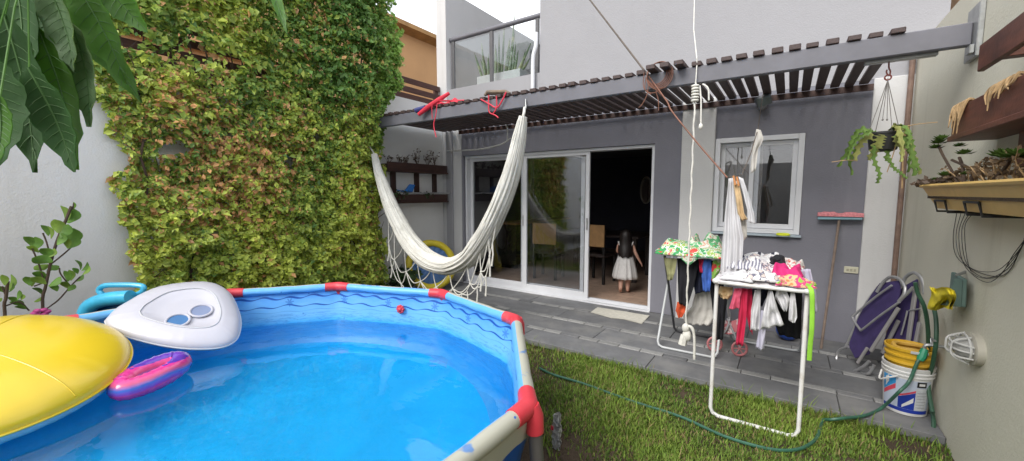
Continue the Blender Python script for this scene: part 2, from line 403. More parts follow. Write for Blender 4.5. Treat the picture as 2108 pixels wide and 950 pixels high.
# --- window
fr = MB(); ring(fr, -.698, .098, 4.985, 5.12, 1.032, 2.038, .05, .045); part('window_frame', fr, M_ALU, house, False, .003)
for x0, x1, y, lb in ((-.65, -.28, 5.085, 'left window sash'), (-.37, .048, 5.045, 'right window sash')):
    p = MB(); ring(p, x0, x1, y-.015, y+.015, 1.08, 1.985, .045, .05); o = part('window_sash', p, M_ALU, house, False, .003, lb)
    part('pane', MB().box(x0+.04, x1-.04, y-.003, y+.003, 1.125, 1.945), M_GLASS, o, False)
part('window_sill', MB().box(-.70, .115, 4.955, 5.0, 1.005, 1.028), M('blue_grey_sill', (.35,.42,.47), .6, .1), house, False, .003)
cu = []
for i in range(2): cu.append([Vector((-.655+.40*j/40, 5.165+.012*math.sin(j*1.1), 1.06+.95*i)) for j in range(41)])
part('curtain', MB().sheet(cu).sheet([[q+Vector((0,.004,0)) for q in r] for r in cu], True), M('taupe_curtain', (.30,.28,.27), .9, .1), house)
# --- terrace railing
M_RAIL = M('dark_grey_rail', (.10,.10,.105), .45, .15, 6)
rl = thing('terrace_railing', 'glass railing with grey round handrail on the upper terrace', 'railing', (-3.8, 5.1, 3.1))
part('handrail', MB().tube([(-4.66, 5.1, 3.90), (-2.932, 5.1, 3.90)], .035, 12), M_STEEL, rl)
for x in (-4.60, -3.83, -3.03):
    part('post', MB().box(x-.03, x+.03, 5.085, 5.115, 3.101, 3.872), M_RAIL, rl, False, .004)
for x0, x1 in ((-4.555, -3.875), (-3.785, -3.075)):
    part('glass_pane', MB().box(x0, x1, 5.095, 5.105, 3.13, 3.84), M_GLASSR, rl, False)
# snake plants in a planter behind the glass
pl = thing('planter_box', 'pale rectangular planter behind the terrace glass', 'planter', (-3.85, 5.35, 3.102))
g = MB(); x0, x1, y0, y1 = -4.24, -3.42, 5.25, 5.45
g.box(x0, x1, y0, y0+.02, 3.102, 3.30).box(x0, x1, y1-.02, y1, 3.102, 3.30).box(x0, x0+.02, y0+.02, y1-.02, 3.102, 3.30).box(x1-.02, x1, y0+.02, y1-.02, 3.102, 3.30)
part('trough', g, M('planter_plastic', (.5,.51,.52), .6, .06), pl, False, .004)
part('soil', MB().box(x0+.021, x1-.021, y0+.021, y1-.021, 3.12, 3.27), M_SOIL, pl, False)
part('stand', MB().box(x0+.1, x1-.1, 5.22, 5.44, 2.901, 3.101), M_WHITE, pl, False)
sn = thing('snake_plant', 'tall snake plant with upright blades in the terrace planter', 'plant', (-3.85, 5.35, 3.27))
M_SNAKE = M('snake_leaf', (.10,.15,.085), .5, .5, 30, sc3=(.6, .6, 3), dirt=(.36,.36,.2), dscale=5)
def blade(p, q, w, bend=.0, n=6):
    p, q = Vector(p), Vector(q); t = (q-p).normalized(); a = t.cross(FW).normalized(); nn = a.cross(t)
    g = MB(); rows = []
    for i in range(n+1):
        s = i/n; c = p.lerp(q, s)+nn*bend*math.sin(s*math.pi); ww = w*(.65+.9*s-1.5*s*s)*1.0 if s < 1 else .001; ww = max(ww, .002)
        rows.append([c-a*ww+nn*ww*.35, c, c+a*ww+nn*ww*.35])
    rows2 = [[q+nn*-.004 for q in r] for r in rows]
    g.sheet(rows).sheet(rows2, True); return g
random.seed(3)
for bx, tx, tz in [(-4.17,-4.36,3.72),(-4.12,-4.28,3.62),(-4.1,-4.22,3.85),(-4.06,-4.12,3.68),(-4.14,-4.2,3.6),(-4.0,-4.02,3.62),(-3.95,-3.98,3.8),(-3.9,-3.92,3.72),(-3.86,-3.82,3.9),(-3.82,-3.8,4.02),(-3.78,-3.74,3.86),(-3.74,-3.7,3.8),(-3.7,-3.58,4.18),(-3.67,-3.6,3.9),(-3.63,-3.56,3.75),(-3.58,-3.5,3.6),(-3.55,-3.32,3.72),(-3.52,-3.46,3.62),(-3.5,-3.3,3.45),(-3.88,-3.95,3.6),(-3.76,-3.66,3.66)]:
    y = random.uniform(5.29, 5.41)
    part('leaf', blade((bx, y, 3.262), (tx, y+random.uniform(-.05,.08), tz), .026, random.uniform(-.02,.03)), M_SNAKE, sn)
single('downpipe', MB().tube(arc([(-2.96, 4.955, 3.62), (-2.965, 4.95, 3.45), (-3.0, 4.94, 3.3), (-3.005, 4.94, 3.0), (-3.005, 4.94, 2.52)]), .028, 10), M_ALU, 'white bent drainpipe at the right end of the terrace railing', 'pipe', (-3, 4.95, 2.5))
u = thing('wall_unit', 'small white louvred box on the terrace side wall', 'vent', (-4.6, 7.6, 4.0))
part('box', MB().box(-4.659, -4.55, 7.35, 7.9, 3.98, 4.4), M_WHITE_DIM, u, False, .01)
for z in (4.06, 4.22, 4.33): part('louvre', MB().box(-4.549, -4.535, 7.4, 7.85, z, z+.03), M_STEEL, u, False)
# ================================================================== BOUNDARY WALLS
lw = MB(); lw.box(XL-.2, XL, -4, 3.62, -.4, 2.42).box(XL-.2, XL, 3.62, 4.99, -.4, 2.845)
single('boundary_wall', lw, M_WHITEL, 'white rendered boundary wall behind the climbing hedge', 'wall', (XL-.1, 1, -.4), False)
single('boundary_wall', MB().box(XR, XR+.2, -4, 4.974, -.4, 2.70), M_CREAM, 'cream rendered boundary wall carrying the shelves and yellow planter', 'wall', (XR+.1, 1, -.4), False)
single('boundary_wall', MB().box(XL, XR, -4, -3.8, -.4, 2.3), M_WHITE, 'white rear boundary wall behind the viewer', 'wall', (-2, -3.9, -.4), False)
fe = thing('slatted_fence', 'brown slatted fence on the white wall beside the orange house', 'fence', (-4.85, 4.3, 2.845))
for z in (2.85, 2.955, 3.085): part('slat', MB().box(-4.82, -4.795, 3.62, 4.985, z, z+.08), M_SLATEND, fe, False, .003)
for y in (3.66, 4.93): part('post', MB().box(-4.86, -4.821, y-.04, y+.04, 2.846, 3.17), M_SLATEND, fe, False, .003)
tr = thing('trellis', 'brown slatted trellis above the white wall, overgrown with hedge', 'trellis', (-4.85, 1.5, 2.42))
for z in (2.46, 2.585, 2.71, 2.835, 2.96): part('slat', MB().box(-4.84, -4.815, -1.2, 3.6, z, z+.075), M_SLATEND, tr, False, .003)
for y in (-1.1, .3, 1.5, 2.6, 3.5): part('post', MB().box(-4.88, -4.841, y-.04, y+.04, 2.421, 3.06), M_SLATEND, tr, False, .003)
# ================================================================== NEIGHBOUR'S HOUSE
nb = thing('neighbour_house', 'orange rendered house with tan roof edge beyond the fence', 'house', (-9.5, 5, -.06))
part('wall', MB().box(-12, -8, -6, 13, -.06, 5.33), M_ORANGE, nb, False)
rf = part('roof', MB().prism([(-7.72, -6.4, 5.40), (-7.72, -6.4, 5.50), (-10, -6.4, 6.1), (-12.3, -6.4, 5.5), (-12.3, -6.4, 5.33), (-8.0, -6.4, 5.331)], (0, 19.8, 0)), M_TANROOF, nb, False)
part('wall_ledge', MB().box(-7.998, -7.9, -5, 12, 3.72, 3.8), M_ORANGE, nb, False)
part('flue', MB().lathe([(.06, 5.4), (.06, 6.02)], (-8.4, 6.82, 0), 14).lathe([(.145, 5.96), (.145, 6.0), (.05, 6.06)], (-8.4, 6.82, 0), 14), M_GALV, nb)
nb2 = thing('neighbour_house', 'orange wall of another house behind the cream wall', 'house', (2.6, 8, -.06))
part('wall', MB().box(1.25, 4, 5.6, 10, -.06, 5.5), M_ORANGE, nb2, False)
part('roof', MB().prism([(1.15, 5.5, 5.5), (4.1, 5.5, 5.5), (2.6, 5.5, 6.2)], (0, 4.6, 0)), M_TANROOF, nb2, False)
# ================================================================== PERGOLA
pg = thing('pergola', 'slatted pergola of dark boards on a grey steel beam', 'pergola', (-2, 4.2, 2.30))
part('beam', MB().box(XL+.002, .822, 3.50, 3.555, 2.30, 2.428), M_STEEL, pg, False, .006)
part('ledger', MB().box(-4.36, .575, 4.93, 4.944, 2.37, 2.428), M_DARKWOOD, pg, False, .002)
part('end_plate', MB().box(.823, .8495, 3.43, 3.62, 2.22, 2.52).box(.80, .822, 3.44, 3.499, 2.24, 2.29), M_GALV, pg, False, .004)
part('back_rail', MB().box(.36, .70, 3.557, 3.60, 2.282, 2.312), M_GALV, pg, False, .003)
sl = [MB().box(-.034, .034, 0, 1.44, 0, .036).mesh('slat', M_SLAT, (0,0,0), False, .004) for k in range(1)]
for i in range(50):
    x = .50-.1048*i+random.uniform(-.006, .006); up = i in (12, 13, 14)
    o = piece('slat', sl[0], pg, (x, 3.485+random.uniform(-.012, .012), 2.4285))
    o.scale = (1, (4.942-3.485)/1.456, random.uniform(.85, 1.05))
    if up: o.location.y -= .11; o.location.z += .0; o.scale.y *= 1.07
# ================================================================== POOL
PC = Vector((-2.27, .85, GZ)); ZR = .64
PV = [Vector((x, y, ZR)) for x, y in ((-.781, 1.264), (-1.408, 2.12), (-2.287, 2.364), (-3.216, 2.047), (-3.72, 1.40), (-3.75, .45), (-3.25, -.35), (-2.4, -.78), (-1.45, -.55), (-.80, .22))]; NSEG = len(PV)
WZ = .36
def rpoly(a):
    dx, dy = math.cos(a), math.sin(a)
    for i in range(NSEG):
        p, q = PV[i]-PC, PV[(i+1) % NSEG]-PC; ex, ey = q.x-p.x, q.y-p.y; den = dx*ey-dy*ex
        if abs(den) < 1e-9: continue
        t_ = (p.x*ey-p.y*ex)/den; s_ = (p.x*dy-p.y*dx)/den
        if t_ > 0 and -1e-6 <= s_ <= 1+1e-6: return t_
    return 1.5
def pxy(a, r, z): return Vector((PC.x+r*math.cos(a), PC.y+r*math.sin(a), z))
def linermat():
    t = NT('pool_liner_print'); x, y, z = t.sep(t.co())
    an = t.math('ARCTAN2', y, x); u = t.math('MULTIPLY', an, 1.5)
    up = t.ramp(t.math('DIVIDE', z, .7), [(0, (.012,.36,.82)), (.50, (.02,.36,.82)), (.60, (.05,.40,.82)), (.68, (.16,.46,.80)), (.80, (.14,.42,.80)), (.92, (.08,.32,.76)), (1, (.12,.40,.80))])
    t_blot = t.ramp(t.noise(7, 4, .6, sc3=(1, 1, 3)), [(.45, (0,0,0)), (.7, (1,1,1))])
    c = t.mix(t.math('MULTIPLY', t_blot, .35), up, (.22,.50,.80))
    def wave(z0, amp, k, w, ph):
        s = t.math('SINE', t.math('MULTIPLY_ADD', u, k, ph)); s2 = t.math('SINE', t.math('MULTIPLY_ADD', u, k*.43, ph*1.7))
        tgt = t.math('ADD', t.math('MULTIPLY_ADD', s, amp, z0), t.math('MULTIPLY', s2, amp*.5))
        d = t.math('ABSOLUTE', t.math('SUBTRACT', z, tgt)); ww = t.math('MULTIPLY_ADD', t.math('SINE', t.math('MULTIPLY_ADD', u, k*1.0, ph+1.3)), w*.45, w)
        return t.math('LESS_THAN', d, ww)
    for z0, amp, k, w, ph, al in ((.633, .009, 34, .0060, 0, .95), (.563, .008, 30, .0042, 2.0, .95), (.520, .005, 26, .0022, 4, .35), (.678, .006, 22, .005, 1, .5)):
        c = t.mix(t.math('MULTIPLY', wave(z0, amp, k, w, ph), al), c, (.006,.075,.36))
    # starfish prints in a row between the two wave lines
    cell = .44; fu = t.math('SUBTRACT', t.math('MODULO', t.math('ADD', u, 50*cell), cell), cell/2); fz = t.math('SUBTRACT', z, .593)
    rr = t.math('SQRT', t.math('ADD', t.math('MULTIPLY', fu, fu), t.math('MULTIPLY', fz, fz)))
    th = t.math('ARCTAN2', fz, fu); lim = t.math('MULTIPLY_ADD', t.math('SINE', t.math('MULTIPLY', th, 7)), .012, .024)
    c = t.mix(t.math('MULTIPLY', t.math('LESS_THAN', rr, lim), .55), c, (.01,.09,.40))
    # small dots
    vo = t.new('TexVoronoi', Scale=9.0); t.l.new(t.co(), vo.inputs['Vector'])
    dots = t.math('MULTIPLY', t.math('LESS_THAN', vo.outputs['Distance'], .055), t.math('GREATER_THAN', z, .30))
    c = t.mix(t.math('MULTIPLY', dots, .7), c, (.02,.13,.45))
    # printed wavelets in the lower zone
    nz = t.noise(26, 3, .6, sc3=(.35, .35, 3.2)); lo = t.math('MULTIPLY', t.ramp(nz, [(.50, (0,0,0)), (.56, (1,1,1)), (.62, (0,0,0))]), t.math('MULTIPLY', t.math('LESS_THAN', z, .50), t.math('GREATER_THAN', z, .20)))
    c = t.mix(t.math('MULTIPLY', lo, .45), c, (.006,.10,.46))
    bot = t.ramp(z, [(.0, (1,1,1)), (.06, (1,1,1)), (.09, (0,0,0))]); c = t.mix(t.math('MULTIPLY', bot, .35), c, (.10,.45,.80))
    t.color(c); t.b.inputs['Roughness'].default_value = .38
    t.bump(t.noise(5, 4, .6, sc3=(1, 1, .35)), .25, .03); return t.m
M_LINER = linermat()
M_POOLFLOOR = M('pool_floor_vinyl', (.006,.50,.95), .45, .10, 2.5, .35, 2.2, bdist=.05)
t = NT('pool_outer_vinyl'); x, y, z = t.sep(t.co()); an = t.math('ARCTAN2', y, x); zz = t.math('ADD', z, t.math('MULTIPLY', t.math('SINE', t.math('MULTIPLY', an, 21)), .02))
c = t.mix(t.ramp(t.noise(6, 4, .6, sc3=(1, 1, .5)), [(.5, (0,0,0)), (.7, (.7,.7,.7))]), (.012,.10,.42), (.25,.42,.62)); c = t.mix(t.math('GREATER_THAN', zz, .56), c, (.50,.50,.42)); t.color(c); t.b.inputs['Roughness'].default_value = .4
M_OUT = t.m
def sleevemat():
    t = NT('pool_sleeve_vinyl'); vo = t.new('TexVoronoi', Scale=9.0); t.l.new(t.co(), vo.inputs['Vector'])
    n = t.noise(6, 3, .5, sc3=(1, 1, 2.4)); base = (.46,.46,.385)
    c = t.ramp(t.noise(3, 4), [(.3, tuple(x*.9 for x in base)), (.7, base)])
    c = t.mix(t.math('LESS_THAN', vo.outputs['Distance'], .10), c, (.05,.16,.5))
    c = t.mix(t.ramp(n, [(.60, (0,0,0)), (.63, (.8,.8,.8))]), c, (.04,.20,.55)); t.color(c); t.b.inputs['Roughness'].default_value = .4; return t.m
M_SLEEVE = sleevemat()
M_RED = M('red_plastic', (.62,.045,.065), .42, .12, 6, dirt=(.66,.11,.12), dscale=5)
M_POOLLEG = M('grey_pool_leg', (.13,.125,.12), .45, .15, 6, metal=.3)
pool = thing('frame_pool', 'round blue frame pool with red corner joints', 'pool', PC)
NA = 180
prof = [(1.0, .625, 0), (.99, .55, 0), (.985, .42, .3), (.985, .25, .6), (.985, .08, 1), (.96, .02, 1), (.90, -.03, 1), (.6, -.045, 1), (0.001, -.045, 1)]
def liner_row(f, z, cz, extra=0): return [pxy(2*math.pi*i/NA, (rpoly(2*math.pi*i/NA)*(1-cz)+1.44*cz)*f+extra+.004*math.sin(i*.9)*(1 if .1 < z < .6 else 0), z) for i in range(NA)]+[pxy(0, (rpoly(0)*(1-cz)+1.44*cz)*f+extra, z)]
part('liner_wall', MB().sheet([liner_row(*p) for p in prof[:7]]), M_LINER, pool)
part('liner_floor', MB().sheet([liner_row(*p) for p in prof[6:]]), M_POOLFLOOR, pool)
part('outer_wall', MB().sheet([liner_row(*p, .02) for p in prof[:6]]+[liner_row(.97, GZ+.005, 1, .01)]), M_OUT, pool)
for k in range(NSEG):
    p, q, o_ = PV[k], PV[(k+1) % NSEG], PV[k-1]; d = (q-p).normalized(); e = (o_-p).normalized()
    m_ = p-PC; m_.z = 0; m_.normalize(); tz = Vector((0,0,-1)); n_ = 13; P = []
    for i in range(n_): s = i/(n_-1); P.append(p.lerp(q, s)+Vector((0,0,-.004*math.sin(math.pi*s))))
    sl_ = MB().tube(P[1:-1], [.034+.0015*math.sin(i*2.1+k) for i in range(n_-2)], 16)
    ax_ = (q-p).normalized(); inn = PC-(p+q)/2; inn.z = 0; inn.normalize(); c0 = (p+q)/2
    for i, f_ in enumerate(sl_.f):                    # the liner print wraps over the inner side of the tube
        fc_ = sum((Vector(sl_.v[j_]) for j_ in f_), Vector())/len(f_)-p; fc_ -= ax_*fc_.dot(ax_); sl_.mi[i] = 1 if fc_.normalized().dot((inn-Vector((0,0,.25))).normalized()) > .22 else 0
    part('sleeve', sl_, [M_SLEEVE, M_LINER], pool)
    j = MB(); j.tube(arc([p+e*.105, p+e*.05, p-m_*.004, p+d*.05, p+d*.105], 4), [.0365, .038, .040, .038, .0365], 14)
    j.tube([p+m_*.004, p+m_*.02+tz*.03, p+m_*.026+tz*.095], [.040, .038, .034], 14)
    part('corner_joint', j, M_RED, pool, sharp=50)
    foot = Vector((p.x, p.y, GZ+.012))+m_*.07; top = p+m_*.026+tz*.09
    lg = MB().tube([top, foot], .0265, 12); lg.lathe([(.05, 0), (.05, .012), (.03, .03)], foot-Vector((0,0,.012)), 12); part('leg', lg, M_POOLLEG, pool)
    st = MB(); tt = Vector((-m_.y, m_.x, 0)); st.obox(Vector((p.x, p.y, GZ+.18))+m_*.035, tt*.10, m_*.003, Vector((0,0,.02))); part('leg_strap', st, M_OUT, pool, False)
# red flower-shaped inlet strainer on the far liner wall
sa = math.atan2(*(lambda q: (q.y-PC.y, q.x-PC.x))(Vector((-2.62, 2.24, 0)))); sp_ = pxy(sa, rpoly(sa)*.985, .495); si = Vector((-math.cos(sa), -math.sin(sa), 0)); stt = Vector((-math.sin(sa), math.cos(sa), 0))
g = MB()
for k in range(8):
    an = 2*math.pi*k/8; g.ball(sp_+si*.018+stt*.026*math.cos(an)+Vector((0,0,.026*math.sin(an))), .013, .013, .013, 8, 6)
g.ball(sp_+si*.024, .02, .02, .02, 10, 7); part('strainer', g, M_RED, pool)
# water: a real refracting surface inside the liner
t = NT('pool_water'); t.n.remove(t.b); gl = t.new('BsdfGlass', IOR=1.33, Roughness=0.0); gl.inputs['Color'].default_value = (.90,.97,1,1)
bp = t.new('Bump', Strength=.055, Distance=.05); hn = t.math('ADD', t.noise(3.2, 3, .5, sc3=(1, 1.6, 1)), t.math('MULTIPLY', t.noise(11, 2, .5), .12)); t.l.new(hn, bp.inputs['Height']); t.l.new(bp.outputs[0], gl.inputs['Normal']); t.l.new(gl.outputs[0], t.o.inputs[0])
M_WATER = t.m
wr = [[pxy(2*math.pi*i/NA, (rpoly(2*math.pi*(i % NA)/NA)*.7+1.44*.3)*.985*f, WZ) for i in range(NA+1)] for f in (.9985, .7, .35, .001)]
struct('water', MB().sheet(wr, True), M_WATER, True)
# ================================================================== INFLATABLES
def inflate(outline, ctr, n, Tt, Tb, seat=.0, nr=14, wr=.0, nw=26, seat_r=.5, split=True, pw=2.4):
    """two shells of an air-filled body over a closed outline in a plane; returns (top, bottom) builders and top height fn"""
    n = Vector(n).normalized(); m = len(outline)
    def ht(s):
        h = Tt*max(0, 1-s**pw)**.5
        if seat and s < seat_r+.2:
            k = min(1, max(0, (seat_r+.2-s)/.2)); k = k*k*(3-2*k); h = h*(1-k)+Tt*(1-seat)*k
        return h
    ss = [math.sin(math.pi/2*i/nr) for i in range(nr+1)]
    def shell(sign, T):
        rows = []
        for s in ss:
            row = []
            for i in range(m+1):
                o = outline[i % m]; h = ht(s) if sign > 0 else Tb*max(0, 1-s**pw)**.5
                rip = wr*math.sin(i*2*math.pi*nw/m+math.sin(i*.7))*max(0, s-.55)**1.2*(1-s**12)
                row.append(ctr.lerp(o, s)+n*(sign*h+rip))
            rows.append(row)
        return MB().sheet(rows, sign > 0)
    return shell(1, Tt), shell(-1, Tb), ht
M_YEL = M('yellow_vinyl', (.72,.52,.02), .30, .06, 2, .05, 6, coat=.3)
M_VWHITE = M('white_vinyl', (.50,.50,.56), .32, .05, 2, .05, 6, coat=.3)
M_VGREY = M('pale_grey_vinyl', (.55,.57,.6), .4, .08, 3)
# big yellow island float leaning on the rim
yc = Vector((-3.38, .10, .53)); yn = Vector((.17, .0, 1)).normalized(); ya = Vector((0,1,0)); yb = ya.cross(yn).normalized()
yo = [yc+(yb*math.cos(a)*.66+ya*math.sin(a)*.60) for a in [2*math.pi*i/96 for i in range(96)]]
tp, bt, yh = inflate(yo, yc, yn, .17, .17, wr=.010, nw=44, pw=2.3)
yf = thing('pool_float', 'big domed yellow float with pale underside in the pool', 'float', yc-Vector((0,0,.3)))
part('top_shell', tp, M_YEL, yf); part('underside', bt, M_VGREY, yf)
part('weld_seam', MB().tube([yc+(q-yc)*1.004 for q in yo], .006, 6, closed=True), M_YEL, yf)
for ang in (0.5, 2.6, 4.7): part('panel_seam', MB().tube([yc+(yb*math.cos(ang)*.66+ya*math.sin(ang)*.60)*s_+yn*(yh(s_)+.0005) for s_ in [.12+.86*i/20 for i in range(21)]], .0028, 5), M_YEL, yf)
part('valve', MB().lathe([(.022, 0), (.022, .008), (.012, .012), (.012, .02), (.001, .021)], yc+(yb*math.cos(.1)*.66+ya*math.sin(.1)*.6)*.55+yn*yh(.55), 14), M_VGREY, yf)
# white float with two cup holders
wn_ = (Vector((.46, -.14, 1))).normalized(); wp = H(380, 712, 'Z', .46)
wpx = [(216,662),(236,640),(262,624),(290,608),(325,594),(370,586),(420,583),(452,590),(474,606),(488,632),(496,662),(492,690),(480,706),(455,716),(420,719),(380,718),(335,712),(290,702),(250,690),(224,678)]
wo = arc([HP(x, y, wp, wn_) for x, y in wpx+wpx[:1]], 5)[:-1]; wc = HP(392, 655, wp, wn_)
tp, bt, ht = inflate(wo, wc, wn_, .085, .085, seat=.42, wr=.007, nw=40, seat_r=.42, pw=2.6)
wf = thing('pool_float', 'white rounded float with two round cup holes leaning on the pool rim', 'float', wc-Vector((0,0,.2)))
part('top_shell', tp, M_VWHITE, wf); part('underside', bt, M_VWHITE, wf)
part('weld_seam', MB().tube(wo, .005, 6, closed=True), M_VGREY, wf)
part('seat_seam', MB().tube([wc.lerp(q, .60)+wn_*(ht(.60)+.001) for q in wo], .0035, 5, closed=True), M_VGREY, wf)
wa = Vector((.32, 1, 0)); wa = (wa-wn_*wa.dot(wn_)).normalized(); wb = wn_.cross(wa)
M_CUP = M('blue_cup_mesh', (.05,.16,.36), .5, .1); M_CUP2 = M('grey_cup_mesh', (.20,.25,.40), .5, .1)
for (x, y), mm in (((366, 660), M_CUP), ((414, 640), M_CUP2)):
    c = HP(x, y, wp+wn_*.060, wn_); g = MB()
    ringp = [c+wa*.064*math.cos(q)+wb*.064*math.sin(q) for q in [2*math.pi*i/24 for i in range(24)]]
    part('cup_rim', g.tube(ringp, .008, 8, closed=True), M_VWHITE, wf)
    part('cup_hole', MB().prism([c+wa*.061*math.cos(q)+wb*.061*math.sin(q)-wn_*.02 for q in [2*math.pi*i/24 for i in range(24)]], wn_*.019), mm, wf, False)
# pink and purple swim ring
t = NT('striped_ring_vinyl'); x, y, z = t.sep(t.co()); 
tf = t.math('FRACT', t.math('ADD', t.math('MULTIPLY', z, 6.2), t.math('MULTIPLY', t.noise(4, 2), .35)))
t.color(t.ramp(tf, [(0, (.09,.03,.38)), (.22, (.20,.05,.45)), (.30, (.70,.03,.30)), (.52, (.75,.05,.32)), (.58, (.30,.06,.50)), (.72, (.05,.16,.60)), (.85, (.60,.08,.20)), (1, (.66,.03,.28))])); t.b.inputs['Roughness'].default_value = .25; t.b.inputs['Coat Weight'].default_value = .4
M_RING = t.m
rc = H(314, 771, 'Z', .42); rn = Vector((.12, -.04, 1)).normalized(); ra = H(376, 738, 'Z', .44)-H(250, 792, 'Z', .44); ra = (ra-rn*ra.dot(rn)).normalized(); rb = rn.cross(ra)
rp = [rc+ra*.155*math.cos(q)+rb*.07*math.sin(q) for q in [2*math.pi*i/48 for i in range(48)]]
single('swim_ring', MB().tube(rp, [.058+.0026*math.sin(i*2.6) for i in range(48)], 14, closed=True), M_RING, 'pink and purple striped swim ring beside the yellow float', 'float', rc-Vector((0,0,.08)))
# cyan float behind with a loop handle
M_CYAN = M('cyan_vinyl', (.05,.42,.66), .28, .25, 6, coat=.3); M_DKBLUE = M('dark_blue_vinyl', (.01,.13,.36), .3, .2, 6)
bc = Vector((-3.85, .9, .72)); cf = thing('pool_float', 'small cyan and blue float with loop handle behind the white float', 'float', bc-Vector((0,0,.06)))
P_ = [HD(x, y, 2.94) for x, y in ((182, 668), (177, 648), (186, 630), (210, 619), (240, 614), (268, 612))]
part('body_tube', MB().tube(arc(P_, 5), .05, 14), M_CYAN, cf)
part('inner_disc', MB().prism([HD(x, y, 2.99) for x, y in ((180,672),(180,645),(196,630),(230,625),(290,628),(310,660),(300,690),(230,690))], FW*.05), M_DKBLUE, cf)
hp = [HD(x, y, 3.0) for x, y in ((212,608),(204,598),(214,589),(245,587),(285,588),(296,594),(284,606),(245,609))]
part('loop_handle', MB().tube(arc(hp+hp[:1], 5)[:-1], .019, 10, closed=True), M_CYAN, cf)
# ================================================================== CLIMBING HEDGE ON THE LEFT WALL
def hedge():
    root = thing('climbing_hedge', 'dense climbing hedge of yellow-green and reddish leaves covering the left wall', 'hedge', (-4.6, 2.4, GZ))
    n = 105000; Y = RNG.uniform(.80, 4.02, n); Z = RNG.uniform(-.05, 4.35, n); keep = np.ones(n, bool)
    base = np.stack([np.zeros(n), Y, Z], 1)
    e1 = vnoise(base, 1.7, 3); e2 = vnoise(base, 5, 8)
    left = 1.0+.20*e1+.14*e2-.06*(Z > 2.2)
    right = np.interp(Z, [0, 1.0, 1.9, 2.2, 2.6, 2.9, 3.2, 3.6, 4.3], [3.62, 3.62, 3.62, 3.72, 3.72, 3.80, 3.82, 3.70, 3.5])+.16*e1+.12*e2
    top = np.interp(Y, [.8, 1.2, 1.9, 2.3, 3.0, 3.6, 4.0], [2.9, 3.35, 3.55, 3.9, 4.3, 4.3, 3.7])+.2*e1+.12*e2
    keep &= (Y > left) & (Y < right) & (Z < top)
    th = np.interp(Y, [.9, 1.3, 2.2, 3.2, 3.8], [.10, .2, .27, .30, .20])+.07*e1+.05*e2
    th += np.interp(Z, [2.2, 2.7, 3.2, 4], [0, .16, .24, .2])*np.clip((Y-2.3)/.7, 0, 1)
    th += .05*np.sin(Y*5.1+Z*3)*np.sin(Z*4.3)
    # sparse where the trellis shows
    tz = np.clip(1-np.abs(Z-2.72)/.33, 0, 1)*np.clip((2.35-Y)/.5, 0, 1)
    keep &= RNG.uniform(size=n) > tz*1.1*(.72+.7*e2)
    keep &= (vnoise(base, 4.1, 21) > -.58)
    Y, Z, th, e1, e2 = Y[keep], Z[keep], th[keep], e1[keep], e2[keep]; n = len(Y)
    pw_ = np.stack([np.zeros(n), Y, Z], 1); cl_ = vnoise(pw_, 7.5, 31)+.5*vnoise(pw_, 15, 44)
    dep = np.clip(1-np.abs(RNG.normal(0, .30, n)), .05, 1)
    X = XL+.015+np.clip(th+.15*cl_, .04, .8)*dep
    pos = np.stack([X, Y, Z], 1)
    nrm = np.stack([np.ones(n)*1.0, RNG.normal(-.15, .55, n), RNG.normal(.55, .5, n)], 1)
    size = (.022+.062*RNG.uniform(size=n)**1.8)*np.where(Z > 2.6, 1.15, 1)
    red = np.clip(np.exp(-(((Y-1.75)/.75)**2+((Z-1.75)/.55)**2))*1.15+.35*e1+RNG.normal(0, .2, n), 0, 1)
    yel = np.clip(.50+.5*e1+RNG.normal(0, .25, n)+.3*np.exp(-((Z-.95)/.6)**2)-.6*np.clip((Z-2.1)/.8, 0, 1)*np.clip((Y-1.9), 0, 1), 0, 1)
    gr = np.array([.12,.25,.05]); ye = np.array([.60,.68,.11]); rd = np.array([.66,.36,.15]); lt = np.array([.26,.44,.085])
    c = gr[None]*(1-yel[:, None])+ye[None]*yel[:, None]
    mask = (RNG.uniform(size=n) < red*.5)[:, None]; c = np.where(mask, rd*RNG.uniform(.6, 1.3, n)[:, None], c)
    edge = np.clip((Y-3.25)/.4, 0, 1)*np.clip((Z-2)/.6, 0, 1); c = c*(1-edge[:, None]*.7)+(lt*1.25)[None]*edge[:, None]*.7
    c *= RNG.uniform(.7, 1.25, n)[:, None]
    vs, fs, ct = leafcloud(pos, nrm, size, c, .6)
    me = tintmesh('foliage', vs-np.array(root.location), fs, ct, M_LEAF); o = link('foliage', me, root); OFF[o.name] = OFF[root.name]; o['kind'] = 'stuff'
    # woody stems against the wall, branching
    random.seed(11)
    for k in range(15):
        y = 1.15+k*.175+random.uniform(-.06, .06); pts = [Vector((XL+.05, y, GZ))]; zt = fill([2.6, 3.0, 3.7, 3.9, 3.5], [.9, 1.6, 2.4, 3.2, 3.8], y)
        z = 0
        while z < zt: z += .22; y += random.uniform(-.05, .05); pts.append(Vector((XL+random.uniform(.03, .12), y, z)))
        g = MB().tube(pts, [max(.005, .016*(1-.7*i/len(pts))) for i in range(len(pts))], 6)
        for i in range(2, len(pts)-1):
            if random.random() < .8:
                d = Vector((random.uniform(.02, .2), random.choice((-1, 1))*random.uniform(.03, .12), random.uniform(.05, .25)))
                g.tube([pts[i], pts[i]+d*.5+Vector((.02,0,0)), pts[i]+d], [.006, .004, .002], 4)
        part('stem', g, M_STEM, root)
hedge()
